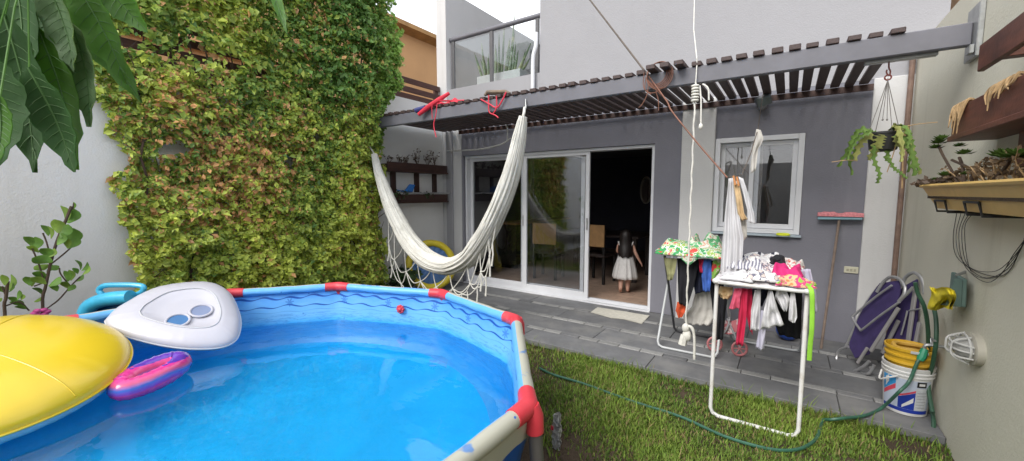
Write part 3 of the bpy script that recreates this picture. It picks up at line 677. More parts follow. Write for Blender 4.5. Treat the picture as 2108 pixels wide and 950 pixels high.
# ================================================================== GRASS
def grass():
    def inpool(x, y): return (x-PC.x)**2+(y-PC.y)**2 < 1.60**2
    def patch(n, x0, x1, y0, y1): return np.stack([RNG.uniform(x0, x1, n), RNG.uniform(y0, y1, n)], 1)
    P = np.concatenate([patch(95000, -1.6, .85, 1.5, 3.37), patch(16000, -1.2, .85, -1.0, 1.5), patch(24000, XL, -1.6, 2.2, 3.37), patch(6000, XL, -3.5, -1, .5)])
    r2 = (P[:, 0]-PC.x)**2+(P[:, 1]-PC.y)**2
    p3 = np.stack([P[:, 0], P[:, 1], np.zeros(len(P))], 1)
    n1 = vnoise(p3, 1.6, 5); n2 = vnoise(p3, 6, 9)
    bare = np.maximum.reduce([1.15-np.hypot((P[:, 0]+.98)/.28, (P[:, 1]-2.05)/.34), 1.2-np.hypot((P[:, 0]-.68)/.24, (P[:, 1]-3.22)/.17), .9-np.hypot((P[:, 0]-.35)/.2, (P[:, 1]-2.4)/.12), 1.1-np.abs(np.sqrt(r2)-1.60)/.10])
    k = (r2 > 1.62**2) & (RNG.uniform(size=len(P)) > np.clip(bare*1.1+n2*.6, 0, .97)) & (RNG.uniform(size=len(P)) < .78+n1*.9+n2*.4)
    P, n1, n2 = P[k], n1[k], n2[k]; n = len(P)
    h = RNG.uniform(.012, .040, n)*(1+.9*(RNG.uniform(size=n) < .05))*(1+.7*n1)*(1+.6*(P[:, 1] > 3.28)); w = RNG.uniform(.0022, .0042, n)
    a = RNG.uniform(0, 2*np.pi, n); lean = RNG.uniform(.15, 1.0, n)*h
    d = np.stack([np.cos(a), np.sin(a), np.zeros(n)], 1); s = np.stack([-np.sin(a), np.cos(a), np.zeros(n)], 1)
    b = np.stack([P[:, 0], P[:, 1], np.full(n, GZ-.002)], 1); up = np.array([[0, 0, 1.]])
    v0 = b-s*w[:, None]; v1 = b+s*w[:, None]; mid = b+up*(h*.6)[:, None]+d*(lean*.35)[:, None]
    v2 = mid+s*(w*.8)[:, None]; v3 = mid-s*(w*.8)[:, None]; tip = b+up*h[:, None]*.95+d*lean[:, None]
    vs = np.stack([v0, v1, v2, v3, tip], 1).reshape(-1, 3); i = np.arange(n)*5
    fs = np.concatenate([np.stack([i, i+1, i+2], 1), np.stack([i, i+2, i+3], 1), np.stack([i+3, i+2, i+4], 1)])
    t = np.clip(.45+.9*n1+RNG.normal(0, .25, n), 0, 1)[:, None]
    c = np.array([[.10,.185,.035]])*(1-t)+np.array([[.28,.39,.07]])*t
    dry = (RNG.uniform(size=n) < .14+.2*n2)[:, None]; c = np.where(dry, np.array([[.30,.24,.11]]), c)*RNG.uniform(.75, 1.2, n)[:, None]
    me = tintmesh('grass', vs, fs, np.repeat(c, 5, 0), M_GRASS); o = link('grass', me); o['kind'] = 'stuff'; o['label'] = 'short green lawn between the pool and the patio'; o['category'] = 'grass'
grass()
# ================================================================== OVERHANGING TREE, TOP LEFT
def bigleaf(px, tip, wpx, depth, mat, curl=.0, n=12, wav=.12, seed=0, tw=0.0):
    p, q = HD(*px, depth), HD(*tip, depth+curl); ax = q-p; L = ax.length; t = ax.normalized()
    side = t.cross(FW).normalized(); side = (side*math.cos(tw)+FW*math.sin(tw)).normalized(); nn = side.cross(t); W = wpx*depth/F_PX; rows = []
    for i in range(n+1):
        s = i/n; w = W*.86*math.sin(math.pi*min(1, .04+.96*s**.82))**.85; w = max(w, .001)
        c = p+ax*s+nn*(.05*L*math.sin(s*math.pi))
        row = []
        for j in range(-3, 4):
            u = j/3; e = 1+wav*math.sin(i*2.3+seed+j)*abs(u)
            row.append(c+side*w*u*e-nn*(w*.32*u*u)+nn*(.018*L*math.sin(i*1.9+u*2+seed))*abs(u))
        rows.append(row)
    g = MB().sheet(rows).sheet([[q_-nn*.0012 for q_ in r] for r in rows], True); rib = MB().tube([r[3]-FW*.0012 for r in rows], [.0022-.0018*i/n for i in range(n+1)], 5)
    for i in range(1, n-1):
        for j_ in (0, 6): rib.tube([rows[i][3]-FW*.001, rows[i][3].lerp(rows[min(n, i+1)][j_], .5)-FW*.001, rows[min(n, i+1)][j_].lerp(rows[i+1][3], .15)-FW*.0008], [.0006, .0005, .0003], 4)
    return g, rib
def bigleafmat(name, c1, vein, rough):
    t = NT(name); n = t.noise(18, 5, .6); c = t.ramp(n, [(.3, tuple(x*.8 for x in c1)), (.7, tuple(x*1.25 for x in c1))]); t.color(c); t.b.inputs['Roughness'].default_value = rough
    t.bump(t.noise(60, 4, .6), .25, .003)
    tr = t.new('BsdfTranslucent'); t.l.new(t.mix(.5, c, (c1[0]*2.2, c1[1]*2.0, c1[2]*.8)), tr.inputs[0]); mx = t.new('MixShader'); mx.inputs[0].default_value = .42
    t.l.new(t.b.outputs[0], mx.inputs[1]); t.l.new(tr.outputs[0], mx.inputs[2]); t.l.new(mx.outputs[0], t.o.inputs[0]); return t.m
ML1 = bigleafmat('dark_leaf', (.045,.13,.03), (.1,.2,.05), .6); ML2 = bigleafmat('mid_leaf', (.095,.23,.032), (.1,.2,.05), .55); ML3 = bigleafmat('pale_leaf', (.16,.26,.13), (.1,.2,.05), .5)
ML_RIB = M('leaf_vein', (.07,.16,.04), .6, .1)
tree = thing('overhanging_tree', 'tree branch with long wavy-edged dark leaves hanging into the top left corner', 'tree', (-1.45, -.95, GZ))
hub = HD(60, -90, .74)
part('trunk', MB().tube(arc([(-1.45, -.95, GZ), (-1.40, -.9, .8), (-1.35, -.8, 1.6), (-1.15, -.5, 2.15), hub+Vector((-.12, -.12, .12)), hub]), [.035-.0011*i*.7 for i in range(41)], 9), M_STEM, tree)
leaves = [((30,-70),(30,232),62,.74,ML1,.0,0),((10,30),(72,356),50,.70,ML1,.03,.5),((-20,120),(-5,345),60,.66,ML1,0,1),((70,-60),(95,128),36,.80,ML1,0,.3),((90,-50),(155,150),50,.72,ML3,.04,-.5),((80,60),(158,350),44,.75,ML2,.02,.2),((60,140),(155,355),40,.69,ML1,.02,.4),((140,-60),(262,175),46,.78,ML2,.05,-.2),((110,-40),(292,212),34,.84,ML2,.06,.5),((150,50),(185,262),46,.76,ML3,.02,-.4),((160,-80),(305,68),40,.8,ML2,.05,.1),((100,20),(170,190),30,.88,ML2,.0,.6),((520,-160),(592,72),17,.9,ML2,.0,.9),((-15,-40),(42,60),24,.85,ML2,0,.3),((0,200),(-8,340),34,.62,ML2,0,.2)]
for i, (a, b, w, d, m, cu, tw) in enumerate(leaves):
    lg_, rib_ = bigleaf(a, b, w, d, m, cu, seed=i*1.7, tw=tw*.5); lo_ = part('leaf', lg_, m, tree, sharp=80); part('veins', rib_, ML_RIB, lo_)
    if i != 12: part('leaf_stalk', MB().tube([HD(*a, d), (HD(*a, d)+hub)/2+Vector((0,0,.02)), hub], .0014, 5), ML2, tree)
part('twig', MB().tube(arc([hub, HD(300, -220, .86), HD(520, -160, .9)]), .004, 6), M_STEM, tree)
# ================================================================== HAMMOCK
M_COTTON = M('white_cotton', (.70,.69,.64), .85, .12, 9, .5, 120, dirt=(.5,.48,.42), dscale=5)
M_ROPE = M('white_rope', (.66,.65,.60), .85, .15, 20, .5, 150)
M_ROPEDK = M('dark_rope', (.12,.10,.085), .85, .25, 20, .5, 150)
HY = 3.42
hm = thing('hammock', 'white fringed cotton hammock hanging from the pergola beam', 'hammock', H(925, 560, 'Y', HY))
cl = [(771,318,5),(778,350,7),(790,385,10),(803,420,12),(822,460,14),(846,500,16),(880,534,18),(922,549,17),(962,534,17),(990,500,17),(1012,462,16),(1031,420,15),(1047,378,14),(1060,330,12),(1069,285,10),(1077,240,6)]
hc = arc([H(x, y, 'Y', HY) for x, y, w in cl], 5); hwid = np.interp(np.linspace(0, 1, len(hc)), np.linspace(0, 1, len(cl)), [w for *_, w in cl])
g = MB(); NF = 72; rows = []
for i, p in enumerate(hc):
    t_ = (hc[min(i+1, len(hc)-1)]-hc[max(i-1, 0)]).normalized(); a = t_.cross(Vector((0,1,0))).normalized(); b = Vector((0,1,0))
    w = hwid[i]*4.5/F_PX; row = []
    for k in range(NF+1):
        an = 2*math.pi*k/NF; rp_ = 1+.09*math.sin(an*13+i*.22)+.05*math.sin(an*29-i*.4)
        row.append(p+a*w*math.cos(an)*rp_+b*w*1.5*math.sin(an)*rp_)
    rows.append(row)
part('fabric', g.sheet(rows), M_COTTON, hm, sharp=180)
g = MB(); random.seed(5)
for k in range(22):                                   # single cords that run along the gathered cloth
    an = random.uniform(0, 2*math.pi); st = random.uniform(0, .3); pts = []
    for i in range(0, len(hc), 2):
        t_ = (hc[min(i+1, len(hc)-1)]-hc[max(i-1, 0)]).normalized(); a = t_.cross(Vector((0,1,0))).normalized(); w = hwid[i]*4.5/F_PX*1.04
        pts.append(hc[i]+a*w*math.cos(an+.01*i)+Vector((0,1,0))*w*1.5*math.sin(an+.01*i))
    g.tube(pts, .005, 5)
part('cords', g, M_ROPE, hm)
hk = H(1080, 222, 'Y', 3.47)
part('end_loop', MB().tube(arc([hc[-1], H(1072,258,'Y',HY), H(1078,236,'Y',HY), hk]), [.018]*9+[.014]*16, 8).ball(H(1066,268,'Y',HY), .022, .022, .02), M_ROPE, hm)
part('end_rope', MB().tube(arc([hc[0], hc[0]+Vector((-.12, .0, .12)), Vector((XL+.03, HY, 2.15))]), .010, 8), M_ROPE, hm)
part('beam_hook', MB().tube(arc([hk+Vector((0,-.01,-.03)), hk+Vector((.02,-.01,-.01)), hk+Vector((.012,0,.03)), H(1082,205,'Y',3.49)]), .007, 8), M_GALV, hm)
# netted fringe: two scalloped rows and tassels
def hyp(x, y): return H(x, y, 'Y', HY-.05)
lower = [(800,432),(812,468),(832,505),(858,535),(890,553),(925,560),(962,550),(988,520),(1006,488),(1022,455)]
drop1 = [(800,500),(812,535),(836,560),(866,580),(898,592),(932,595),(968,585),(990,560),(1008,528)]
drop2 = [(806,548),(826,585),(852,600),(884,606),(916,608),(950,606),(982,592),(1000,570)]
def scal(pts, sag, r=.006):
    out = []
    for (x0, y0), (x1, y1) in zip(pts[:-1], pts[1:]):
        out.append(arc([hyp(x0, y0), hyp((x0+x1)/2, (y0+y1)/2+sag), hyp(x1, y1)], 5))
    return out
g = MB()
for (x0, y0), (x1, y1), m_ in zip(lower[:-1], lower[1:], drop1):
    for e in ((x0, y0), (x1, y1)): g.tube(arc([hyp(*e), hyp((e[0]+m_[0])/2, (e[1]+m_[1])/2+4), hyp(*m_)], 4), .006, 5)
for (x0, y0), (x1, y1), m_ in zip(drop1[:-1], drop1[1:], drop2):
    for e in ((x0, y0), (x1, y1)): g.tube(arc([hyp(*e), hyp((e[0]+m_[0])/2, (e[1]+m_[1])/2+6), hyp(*m_)], 4), .006, 5)
for s_ in scal(drop1, 12)+scal(drop2, 8): g.tube(s_, .006, 5)
for q in drop1+drop2: g.ball(hyp(*q), .012, .012, .012, 7, 5)
part('fringe_net', g, M_ROPE, hm)
for x, y, y1 in [(800,500,538),(806,548,572),(826,585,606),(852,600,612),(884,606,620),(916,608,615),(932,606,632),(950,604,640),(962,600,628),(982,592,622),(990,560,600),(1000,570,610),(1008,528,570),(1014,500,548)]:
    part('tassel', MB().tube([hyp(x, y), hyp(x+1, (y+y1)/2), hyp(x+random.uniform(-2, 2), y1)], [.006, .008, .011], 6), M_ROPE, hm)
# ================================================================== ROPES AND LINES
vx = H(1421, 440, 'Y', 3.46).x
vr = thing('hanging_rope', 'white knotted rope hanging from the beam to just above the patio', 'rope', (vx, 3.46, .3))
top_ = H(1431, -60, 'Y', 4.985)
part('upper_line', MB().tube([top_, H(1428, 60, 'Y', 4.2), (vx, 3.478, 2.475), (vx, 3.488, 2.44), (vx, 3.468, 2.29)], .0045, 6), M_ROPE, vr)
zs = np.linspace(2.30, .36, 60); part('braid', MB().tube([(vx+.003*math.sin(i*1.1), 3.462+.003*math.cos(i*1.1), z) for i, z in enumerate(zs)], [.006+.002*(i % 2) for i in range(60)], 7), M_ROPE, vr)
g = MB()
for k in range(6): g.tube([(vx+.022*math.cos(a), 3.462+.022*math.sin(a), 2.16+.022*k) for a in [2*math.pi*i/16 for i in range(16)]], .008, 6, closed=True)
part('beam_wrap', g, M_ROPE, vr)
g = MB().tube(arc([(vx+.03, 3.47, 2.27), (vx+.045, 3.46, 2.15), (vx+.05, 3.46, 1.98)]), .006, 6).ball((vx+.05, 3.46, 1.96), .016, .016, .024).tube(arc([(vx+.05, 3.47, 2.28), (vx+.09, 3.46, 2.24), (vx+.10, 3.46, 2.15)]), .006, 6)
part('loose_end', g, M_ROPE, vr)
g = MB().ball((vx, 3.46, .36), .03, .03, .04).ball((vx+.01, 3.46, .30), .035, .03, .05).tube(arc([(vx, 3.46, .38), (vx+.05, 3.45, .37), (vx+.07, 3.45, .28), (vx+.075, 3.45, .12)]), [.012]*8+[.01]*9, 7).tube([(vx-.01, 3.46, .30), (vx-.02, 3.45, .22)], [.028, .034], 7)
part('end_knot', g, M_ROPE, vr)
ln = thing('clothesline', 'dark clothesline sloping from the upper wall past the beam to the hung shirt', 'clothesline', H(1340, 165, 'Y', 3.47))
e0 = H(1128, -112, 'Y', 4.985); e1 = H(1336, 158, 'Y', 3.48); e2 = H(1497, 366, 'Y', 3.2)
part('upper_rope', MB().tube([e0, e0.lerp(e1, .5), e1], .0085, 7), M_ROPEDK, ln)
M_CORD = M('brown_cord', (.20,.09,.06), .7, .3, 15)
part('lower_cord', MB().tube(arc([e1, H(1372,208,'Y',3.42), H(1385,232,'Y',3.40), H(1440,300,'Y',3.3), e2]), .006, 6), M_CORD, ln)
part('far_cord', MB().tube([e2, H(1527,360,'Y',3.3), H(1545,318,'Y',3.5), H(1560,268,'Y',3.8), H(1572,186,'Y',4.925)], .0035, 5), M_ROPEDK, ln)
g = MB()
for k in range(5):
    c = H(1352+k*1.5, 152+k, 'Y', 3.478-.004*k); r0 = .078+.006*k
    g.tube([c+Vector((r0*math.cos(a), .004*math.sin(3*a), r0*1.05*math.sin(a))) for a in [2*math.pi*i/28 for i in range(28)]], .0045, 5, closed=True)
for q in ([(1330,160),(1328,185),(1345,192),(1365,180)], [(1335,170),(1332,195),(1322,215),(1315,222)], [(1350,190),(1355,205),(1356,228)], [(1332,165),(1350,185),(1375,208)], [(1326,150),(1325,180),(1340,195)]): g.tube(arc([H(x, y, 'Y', 3.46) for x, y in q], 4), .0035, 5)
part('cord_coil', g, M_CORD, ln)
single('stick_and_twine', MB().tube(arc([(-4.62, 4.95, 2.13), H(985,308,'Y',4.9), H(1030,298,'Y',4.88), H(1052,285,'Y',4.86)]), .012, 7).tube(arc([H(1044,292,'Y',4.87), H(1045,270,'Y',4.87), H(1043,256,'Y',4.9), Vector((H(1043,256,'Y',4.94).x, 4.94, 2.40))]), .011, 7), M('grey_twine', (.42,.42,.40), .8, .2), 'pale grey stick and twine above the sliding door', 'stick', (-4.0, 4.9, 2.1))
# ================================================================== CLOTH BUILDER
def patt(name, stops, scale, kind='noise', rough=.85, sc3=None, trans=.12):
    t = NT(name)
    if kind == 'voronoi':
        v = t.new('TexVoronoi', Scale=scale); v.feature = 'F1'; t.l.new(t.co(), v.inputs['Vector']); f = t.sep(v.outputs['Color'])[0]
    elif kind == 'wave':
        v = t.new('TexWave', Scale=scale, Distortion=4.0); v.inputs['Detail'].default_value = 2; t.l.new(t.co(), v.inputs['Vector']); f = v.outputs['Fac']
    else: f = t.noise(scale, 3, .55, sc3=sc3)
    q = t.new('ValToRGB'); q.color_ramp.interpolation = 'CONSTANT' if kind != 'soft' else 'LINEAR'; e = q.color_ramp.elements
    while len(e) < len(stops): e.new(.5)
    for i, (p_, c_) in enumerate(stops): e[i].position = p_; e[i].color = (*c_, 1)
    t.l.new(f, q.inputs[0]); t.color(q.outputs[0]); t.b.inputs['Roughness'].default_value = rough; t.bump(t.noise(160, 3), .2, .002)
    return t.m
W_ = (.70,.70,.70)
C_WHITE = M('white_cloth', (.68,.68,.70), .85, .07, 8, .3, 90, trans=.15); C_OFF = M('off_white_cloth', (.64,.62,.58), .85, .1, 8, .3, 90, trans=.15)
C_BLACK = M('black_cloth', (.012,.012,.017), .9, .3, 8, .3, 90); C_NAVY = M('navy_cloth', (.018,.022,.05), .9, .3, 8, .3, 90); C_RED = M('crimson_cloth', (.55,.02,.075), .8, .15, 8, .3, 90)
C_PINK = M('pink_cloth', (.66,.10,.18), .8, .15, 8, .3, 90); C_MAG = M('magenta_cloth', (.58,.02,.16), .8, .2, 8, .3, 90); C_BLUE = M('blue_cloth', (.05,.13,.45), .8, .35, 14, .3, 90)
C_OLIVE = M('olive_cloth', (.26,.26,.13), .85, .15, 8, .3, 90); C_LIL = M('lilac_cloth', (.52,.51,.62), .85, .1, 8, .3, 90, trans=.15); C_GREYC = M('grey_cloth', (.32,.32,.33), .85, .12, 8, .3, 90)
C_LIME = M('lime_strap', (.28,.62,.05), .7, .12, 8); C_BEIGE = M('beige_cloth', (.56,.40,.22), .85, .25, 12, .3, 90); C_ORED = M('orange_red_cloth', (.5,.07,.02), .85, .2, 8)
C_FLOR = patt('floral_towel', [(0, (.55,.03,.04)), (.33, (.05,.32,.10)), (.45, W_), (.50, (.30,.45,.10)), (.56, (.66,.62,.5)), (.62, (.6,.08,.06))], 15)
C_GREENW = patt('green_white_cloth', [(0, (.10,.38,.16)), (.46, (.62,.64,.55)), (.54, (.60,.25,.15)), (.60, (.66,.64,.6))], 15)
C_ZEBRA = patt('black_and_white_stripes', [(0, (.03,.03,.05)), (.45, (.66,.66,.68))], 7, 'wave')
C_PRINT = patt('small_print_sheet', [(0, (.55,.55,.58)), (.42, (.70,.69,.68)), (.54, (.16,.16,.22)), (.60, (.62,.52,.48))], 22)
C_PRINT2 = patt('pale_print_cotton', [(0, (.42,.38,.42)), (.42, (.62,.58,.60)), (.52, (.66,.64,.64)), (.60, (.30,.26,.30))], 24)
C_TROP = patt('orange_green_print', [(0, (.62,.20,.08)), (.42, (.66,.45,.25)), (.52, (.62,.06,.20)), (.60, (.25,.50,.06))], 16)
C_REDGR = patt('red_green_print', [(0, (.55,.05,.05)), (.48, (.22,.42,.08)), (.58, (.60,.55,.4))], 12)
def hang(Lp, Rp, Y, nu=14, nv=18, fold=.012, kf=3.0, seed=0, thick=.006, Yb=None, hole=0):
    """cloth hanging in a vertical plane: left and right photo outlines at depth Y; folds deepen downwards"""
    g = MB(); ys = np.linspace(max(Lp[0][1], Rp[0][1]), 1, 2); rows = []
    lx = lambda s: (np.interp(s, np.linspace(0, 1, len(Lp)), [p[0] for p in Lp]), np.interp(s, np.linspace(0, 1, len(Lp)), [p[1] for p in Lp]))
    rx = lambda s: (np.interp(s, np.linspace(0, 1, len(Rp)), [p[0] for p in Rp]), np.interp(s, np.linspace(0, 1, len(Rp)), [p[1] for p in Rp]))
    for i in range(nv+1):
        s = i/nv; a, b = lx(s), rx(s); row = []; yy = Y if Yb is None else Y+(Yb-Y)*s
        for j in range(nu+1):
            u = j/nu; p = H(a[0]+(b[0]-a[0])*u, a[1]+(b[1]-a[1])*u, 'Y', yy)
            d = fold*(.35+.65*s)*math.sin(u*2*math.pi*kf+seed+.8*math.sin(s*3+seed))+.4*fold*math.sin(s*7+u*5+seed*2)+fold*.8*mnoise.noise(Vector((u*3+seed, s*4, seed)))
            row.append(p+Vector((0, d, 0)))
        rows.append(row)
    back = [[p+Vector((0, thick+.010*math.sin(math.pi*j/nu)*math.sin(math.pi*min(1, .15+i/nv*.85)), 0)) for j, p in enumerate(r)] for i, r in enumerate(rows)]
    g.sheet(rows); g.sheet(back, True)
    n1, n2 = nv+1, nu+1; o = n1*n2
    for i in range(nv):
        g.f.append((i*n2, (i+1)*n2, o+(i+1)*n2, o+i*n2)); g.mi.append(0); k = i*n2+nu; g.f.append((k, o+k, o+k+n2, k+n2)); g.mi.append(0)
    for j in range(nu):
        g.f.append((j, o+j, o+j+1, j+1)); g.mi.append(0); k = nv*n2+j; g.f.append((k, k+1, o+k+1, o+k)); g.mi.append(0)
    return g
def garment(name, label, cat, mat, Lp, Rp, Y, group=None, **kw):
    g = hang(Lp, Rp, Y, **kw); return single(name, g, mat, label, cat, (Lp and H(*Lp[-1], 'Y', Y)) or (0,0,0), sharp=180, group=group)
def heap(x0, x1, y0, y1, z, h, seed, nu=26, nv=22, kx=9, rag=.03):
    """crumpled cloth lying on the rack wires"""
    rows = []
    for i in range(nv+1):
        v = i/nv; row = []
        for j in range(nu+1):
            u = j/nu; ed = min(1, 6*min(u, 1-u, v, 1-v)); x = x0+(x1-x0)*u+rag*mnoise.noise(Vector((v*4, seed, u*2))); y = y0+(y1-y0)*v+rag*mnoise.noise(Vector((u*4, seed+5, v*2)))
            f = mnoise.noise(Vector((u*kx*.30+seed, v*kx*.24, seed*1.3))); f2 = mnoise.noise(Vector((u*kx*.5+seed*2, v*kx*.45, 3.1)))
            row.append(Vector((x, y, z+ed*h*max(.06, .38+.55*f+.30*f2)-(1-ed)*.006)))
        rows.append(row)
    g = MB().sheet(rows).sheet([[Vector((p.x, p.y, p.z-.006)) for p in r] for r in rows], True); return g
# ================================================================== DRYING RACKS
M_RACKW = M('white_enamel_tube', (.70,.70,.69), .4, .08, 6, dirt=(.5,.46,.4), dscale=6); M_RACKG = M('grey_enamel_tube', (.45,.47,.48), .4, .1, 6); M_RACKD = M('dark_steel_tube', (.05,.05,.055), .45, .2, 6)
def u_leg(x0, x1, top, bot, r, mat, parent, rad=.05):
    (yt, zt), (yb, zb) = top, bot; d = Vector((0, yb-yt, zb-zt)).normalized()
    A, B = Vector((x0, yt, zt)), Vector((x1, yt, zt)); a, b = Vector((x0, yb, zb)), Vector((x1, yb, zb)); X = Vector((1,0,0))
    P = [A, A.lerp(a, .5), a-d*rad, a-d*rad*.3+X*rad*.3, a+X*rad, a.lerp(b, .5), b-X*rad, b-d*rad*.3-X*rad*.3, b-d*rad, B.lerp(b, .5), B]
    return part('leg_frame', MB().tube(P, r, 10), mat, parent)
RZ = .865
rkB = thing('drying_rack', 'white tubular drying rack full of laundry standing on the lawn edge', 'drying rack', (-.12, 3.3, GZ))
x0, x1, y0, y1 = -.385, .13, 2.96, 3.68
fr = arc([(x0,y0+.05,RZ),(x0+.015,y0+.012,RZ),(x0+.06,y0,RZ),(0,y0,RZ),(x1-.06,y0,RZ),(x1-.015,y0+.012,RZ),(x1,y0+.05,RZ),(x1,3.3,RZ),(x1,y1-.05,RZ),(x1-.05,y1,RZ),(-.1,y1,RZ),(x0+.05,y1,RZ),(x0,y1-.05,RZ),(x0,3.3,RZ),(x0,y0+.05,RZ)], 3)[:-1]
part('top_frame', MB().tube(fr, .0125, 10, closed=True), M_RACKW, rkB)
for k in range(8):
    x = x0+.06+k*(x1-x0-.12)/7; part('wire', MB().tube([(x, y0, RZ), (x, y1, RZ)], .0035, 6), M_RACKW, rkB)
u_leg(x0+.012, x1-.012, (y0+.035, RZ), (2.95, GZ+.014), .0125, M_RACKW, rkB)
u_leg(x0-.02, x1+.02, (y1-.06, RZ-.005), (4.45, .014), .011, M_RACKG, rkB)
part('corner_cap', MB().ball((x0+.012, y0+.012, RZ+.004), .028, .028, .02), M_RACKW, rkB); part('corner_cap', MB().ball((x1-.012, y0+.012, RZ+.002), .028, .028, .02), M_RACKW, rkB)
RA = .90
rkA = thing('drying_rack', 'grey folding drying rack with colourful towels by the white pillar', 'drying rack', (-.7, 4.1, 0))
ax0, ax1, ay0, ay1 = -.97, -.45, 3.80, 4.62
fr = arc([(ax0,ay0+.05,RA),(ax0+.05,ay0,RA),(-.7,ay0,RA),(ax1-.05,ay0,RA),(ax1,ay0+.05,RA),(ax1,4.2,RA),(ax1,ay1-.05,RA),(ax1-.05,ay1,RA),(-.7,ay1,RA),(ax0+.05,ay1,RA),(ax0,ay1-.05,RA),(ax0,4.2,RA),(ax0,ay0+.05,RA)], 3)[:-1]
part('top_frame', MB().tube(fr, .012, 10, closed=True), M_RACKW, rkA)
for k in range(7):
    x = ax0+.06+k*(ax1-ax0-.12)/6; part('wire', MB().tube([(x, ay0, RA), (x, ay1, RA)], .0035, 6), M_RACKW, rkA)
u_leg(ax0+.005, ax1-.005, (4.42, RA-.01), (3.86, .013), .0115, M_RACKG, rkA)
u_leg(ax0+.045, ax1-.045, (3.86, RA-.01), (4.40, .013), .0115, M_RACKD, rkA)
# --- laundry on the grey rack
single('towel', heap(ax0-.02, ax1+.03, ay0-.03, 4.25, RA+.014, .15, 2.0), C_FLOR, 'red and green patterned towel heaped on top of the grey rack', 'towel', (-.7, 4.0, RA), sharp=180)
single('towel', heap(-.80, -.52, 4.05, 4.55, RA+.04, .18, 5.4), C_GREENW, 'green and white cloth heaped at the back of the grey rack', 'cloth', (-.65, 4.3, RA), sharp=180)
single('towel', heap(ax0-.02, -.84, ay0+.02, 4.3, RA+.03, .09, 8.4), C_GREENW, 'pale green spotted cloth on the left end of the grey rack', 'cloth', (-.9, 4.0, RA), sharp=180)
GA = 'laundry hanging from the grey rack'
def ga(name, label, cat, mat, L, R_, Y, **k): return garment(name, label, cat, mat, L, R_, Y, group=GA, **k)
ga('cloth', 'olive cloth hanging at the left end of the grey rack', 'cloth', C_OLIVE, [(1366,531),(1372,560),(1374,578)], [(1394,533),(1390,560),(1384,577)], 3.84, seed=1, kf=1.5)
ga('cloth', 'round green and cream cloth flap on the front bar of the grey rack', 'cloth', C_GREENW, [(1404,520),(1401,532),(1414,545)], [(1438,522),(1436,534),(1420,546)], 3.78, seed=2, kf=1, fold=.005)
ga('trousers', 'black trousers hanging on the grey rack beside the rope', 'trousers', C_BLACK, [(1394,532),(1395,580),(1397,625)], [(1440,534),(1428,590),(1415,632)], 3.90, seed=3, kf=2)
ga('cloth', 'orange-red cloth end below the black trousers on the grey rack', 'cloth', C_ORED, [(1394,622),(1391,640),(1397,655)], [(1412,625),(1412,640),(1404,654)], 3.93, seed=4, kf=1)
ga('trousers', 'navy trousers hanging in the middle of the grey rack', 'trousers', C_NAVY, [(1424,533),(1424,570),(1432,606)], [(1462,534),(1458,570),(1452,600)], 4.00, seed=5, kf=2)
ga('cloth', 'narrow red cloth between the dark trousers on the grey rack', 'cloth', C_RED, [(1438,534),(1439,548),(1441,562)], [(1449,534),(1448,548),(1447,562)], 3.88, seed=6, kf=1)
ga('shorts', 'blue printed shorts hanging on the grey rack', 'shorts', C_BLUE, [(1447,534),(1444,570),(1447,600)], [(1464,535),(1465,570),(1461,602)], 3.87, seed=7, kf=1.5)
ga('towel', 'red and green print towel end hanging beside the blue shorts', 'towel', C_REDGR, [(1468,536),(1464,560),(1463,580)], [(1486,536),(1480,560),(1472,578)], 3.86, seed=8, kf=1)
ga('cloth', 'long black cloth hanging at the right end of the grey rack', 'cloth', C_BLACK, [(1458,536),(1462,600),(1470,668)], [(1492,540),(1488,620),(1486,702)], 4.05, seed=9, kf=2)
# cream cloth with finger-like strips, low behind the rope
ga('cloth', 'cream cloth with long ragged strips hanging low on the grey rack', 'cloth', C_OFF, [(1432,598),(1424,632),(1405,650),(1412,668)], [(1462,596),(1470,630),(1474,650),(1462,670)], 4.10, seed=10, kf=3.5, fold=.02)
# --- laundry on the white rack
single('sheet', heap(x0, x1-.12, y0+.0, 3.45, RZ+.013, .07, 1.2), C_PRINT2, 'pale printed sheet spread over the front of the white rack', 'sheet', (-.15, 3.2, RZ), sharp=180)
single('sheet', heap(x0+.0, x1-.10, 3.22, 3.72, RZ+.03, .15, 3.3), C_PRINT, 'white sheet with small dark print on the back of the white rack', 'sheet', (-.12, 3.45, RZ), sharp=180)
single('top', heap(-.33, .0, 3.40, 3.74, RZ+.07, .11, 7.7), C_ZEBRA, 'black and white striped top crumpled at the back of the white rack', 'top', (-.17, 3.6, RZ), sharp=180)
single('shirt', heap(-.07, .10, 3.12, 3.42, RZ+.06, .10, 9.1), C_MAG, 'magenta shirt crumpled on top of the white rack', 'shirt', (0, 3.25, RZ), sharp=180)
single('swimsuit', heap(-.05, .15, 2.95, 3.14, RZ+.035, .07, 11.5), C_TROP, 'orange and green swimsuit crumpled at the right front corner of the white rack', 'swimsuit', (.05, 3.05, RZ), sharp=180)
single('shirt', heap(-.34, -.16, 2.96, 3.16, RZ+.035, .05, 4.6), C_WHITE, 'small white top lying on the left front corner of the white rack', 'top', (-.26, 3.05, RZ), sharp=180)
C_RW = patt('red_white_print', [(0, (.62,.60,.58)), (.5, (.50,.10,.08)), (.56, (.66,.64,.62)), (.62, (.30,.34,.30))], 20)
C_STR = patt('grey_white_stripes', [(0, (.20,.20,.26)), (.5, (.64,.64,.66))], 16, 'wave')
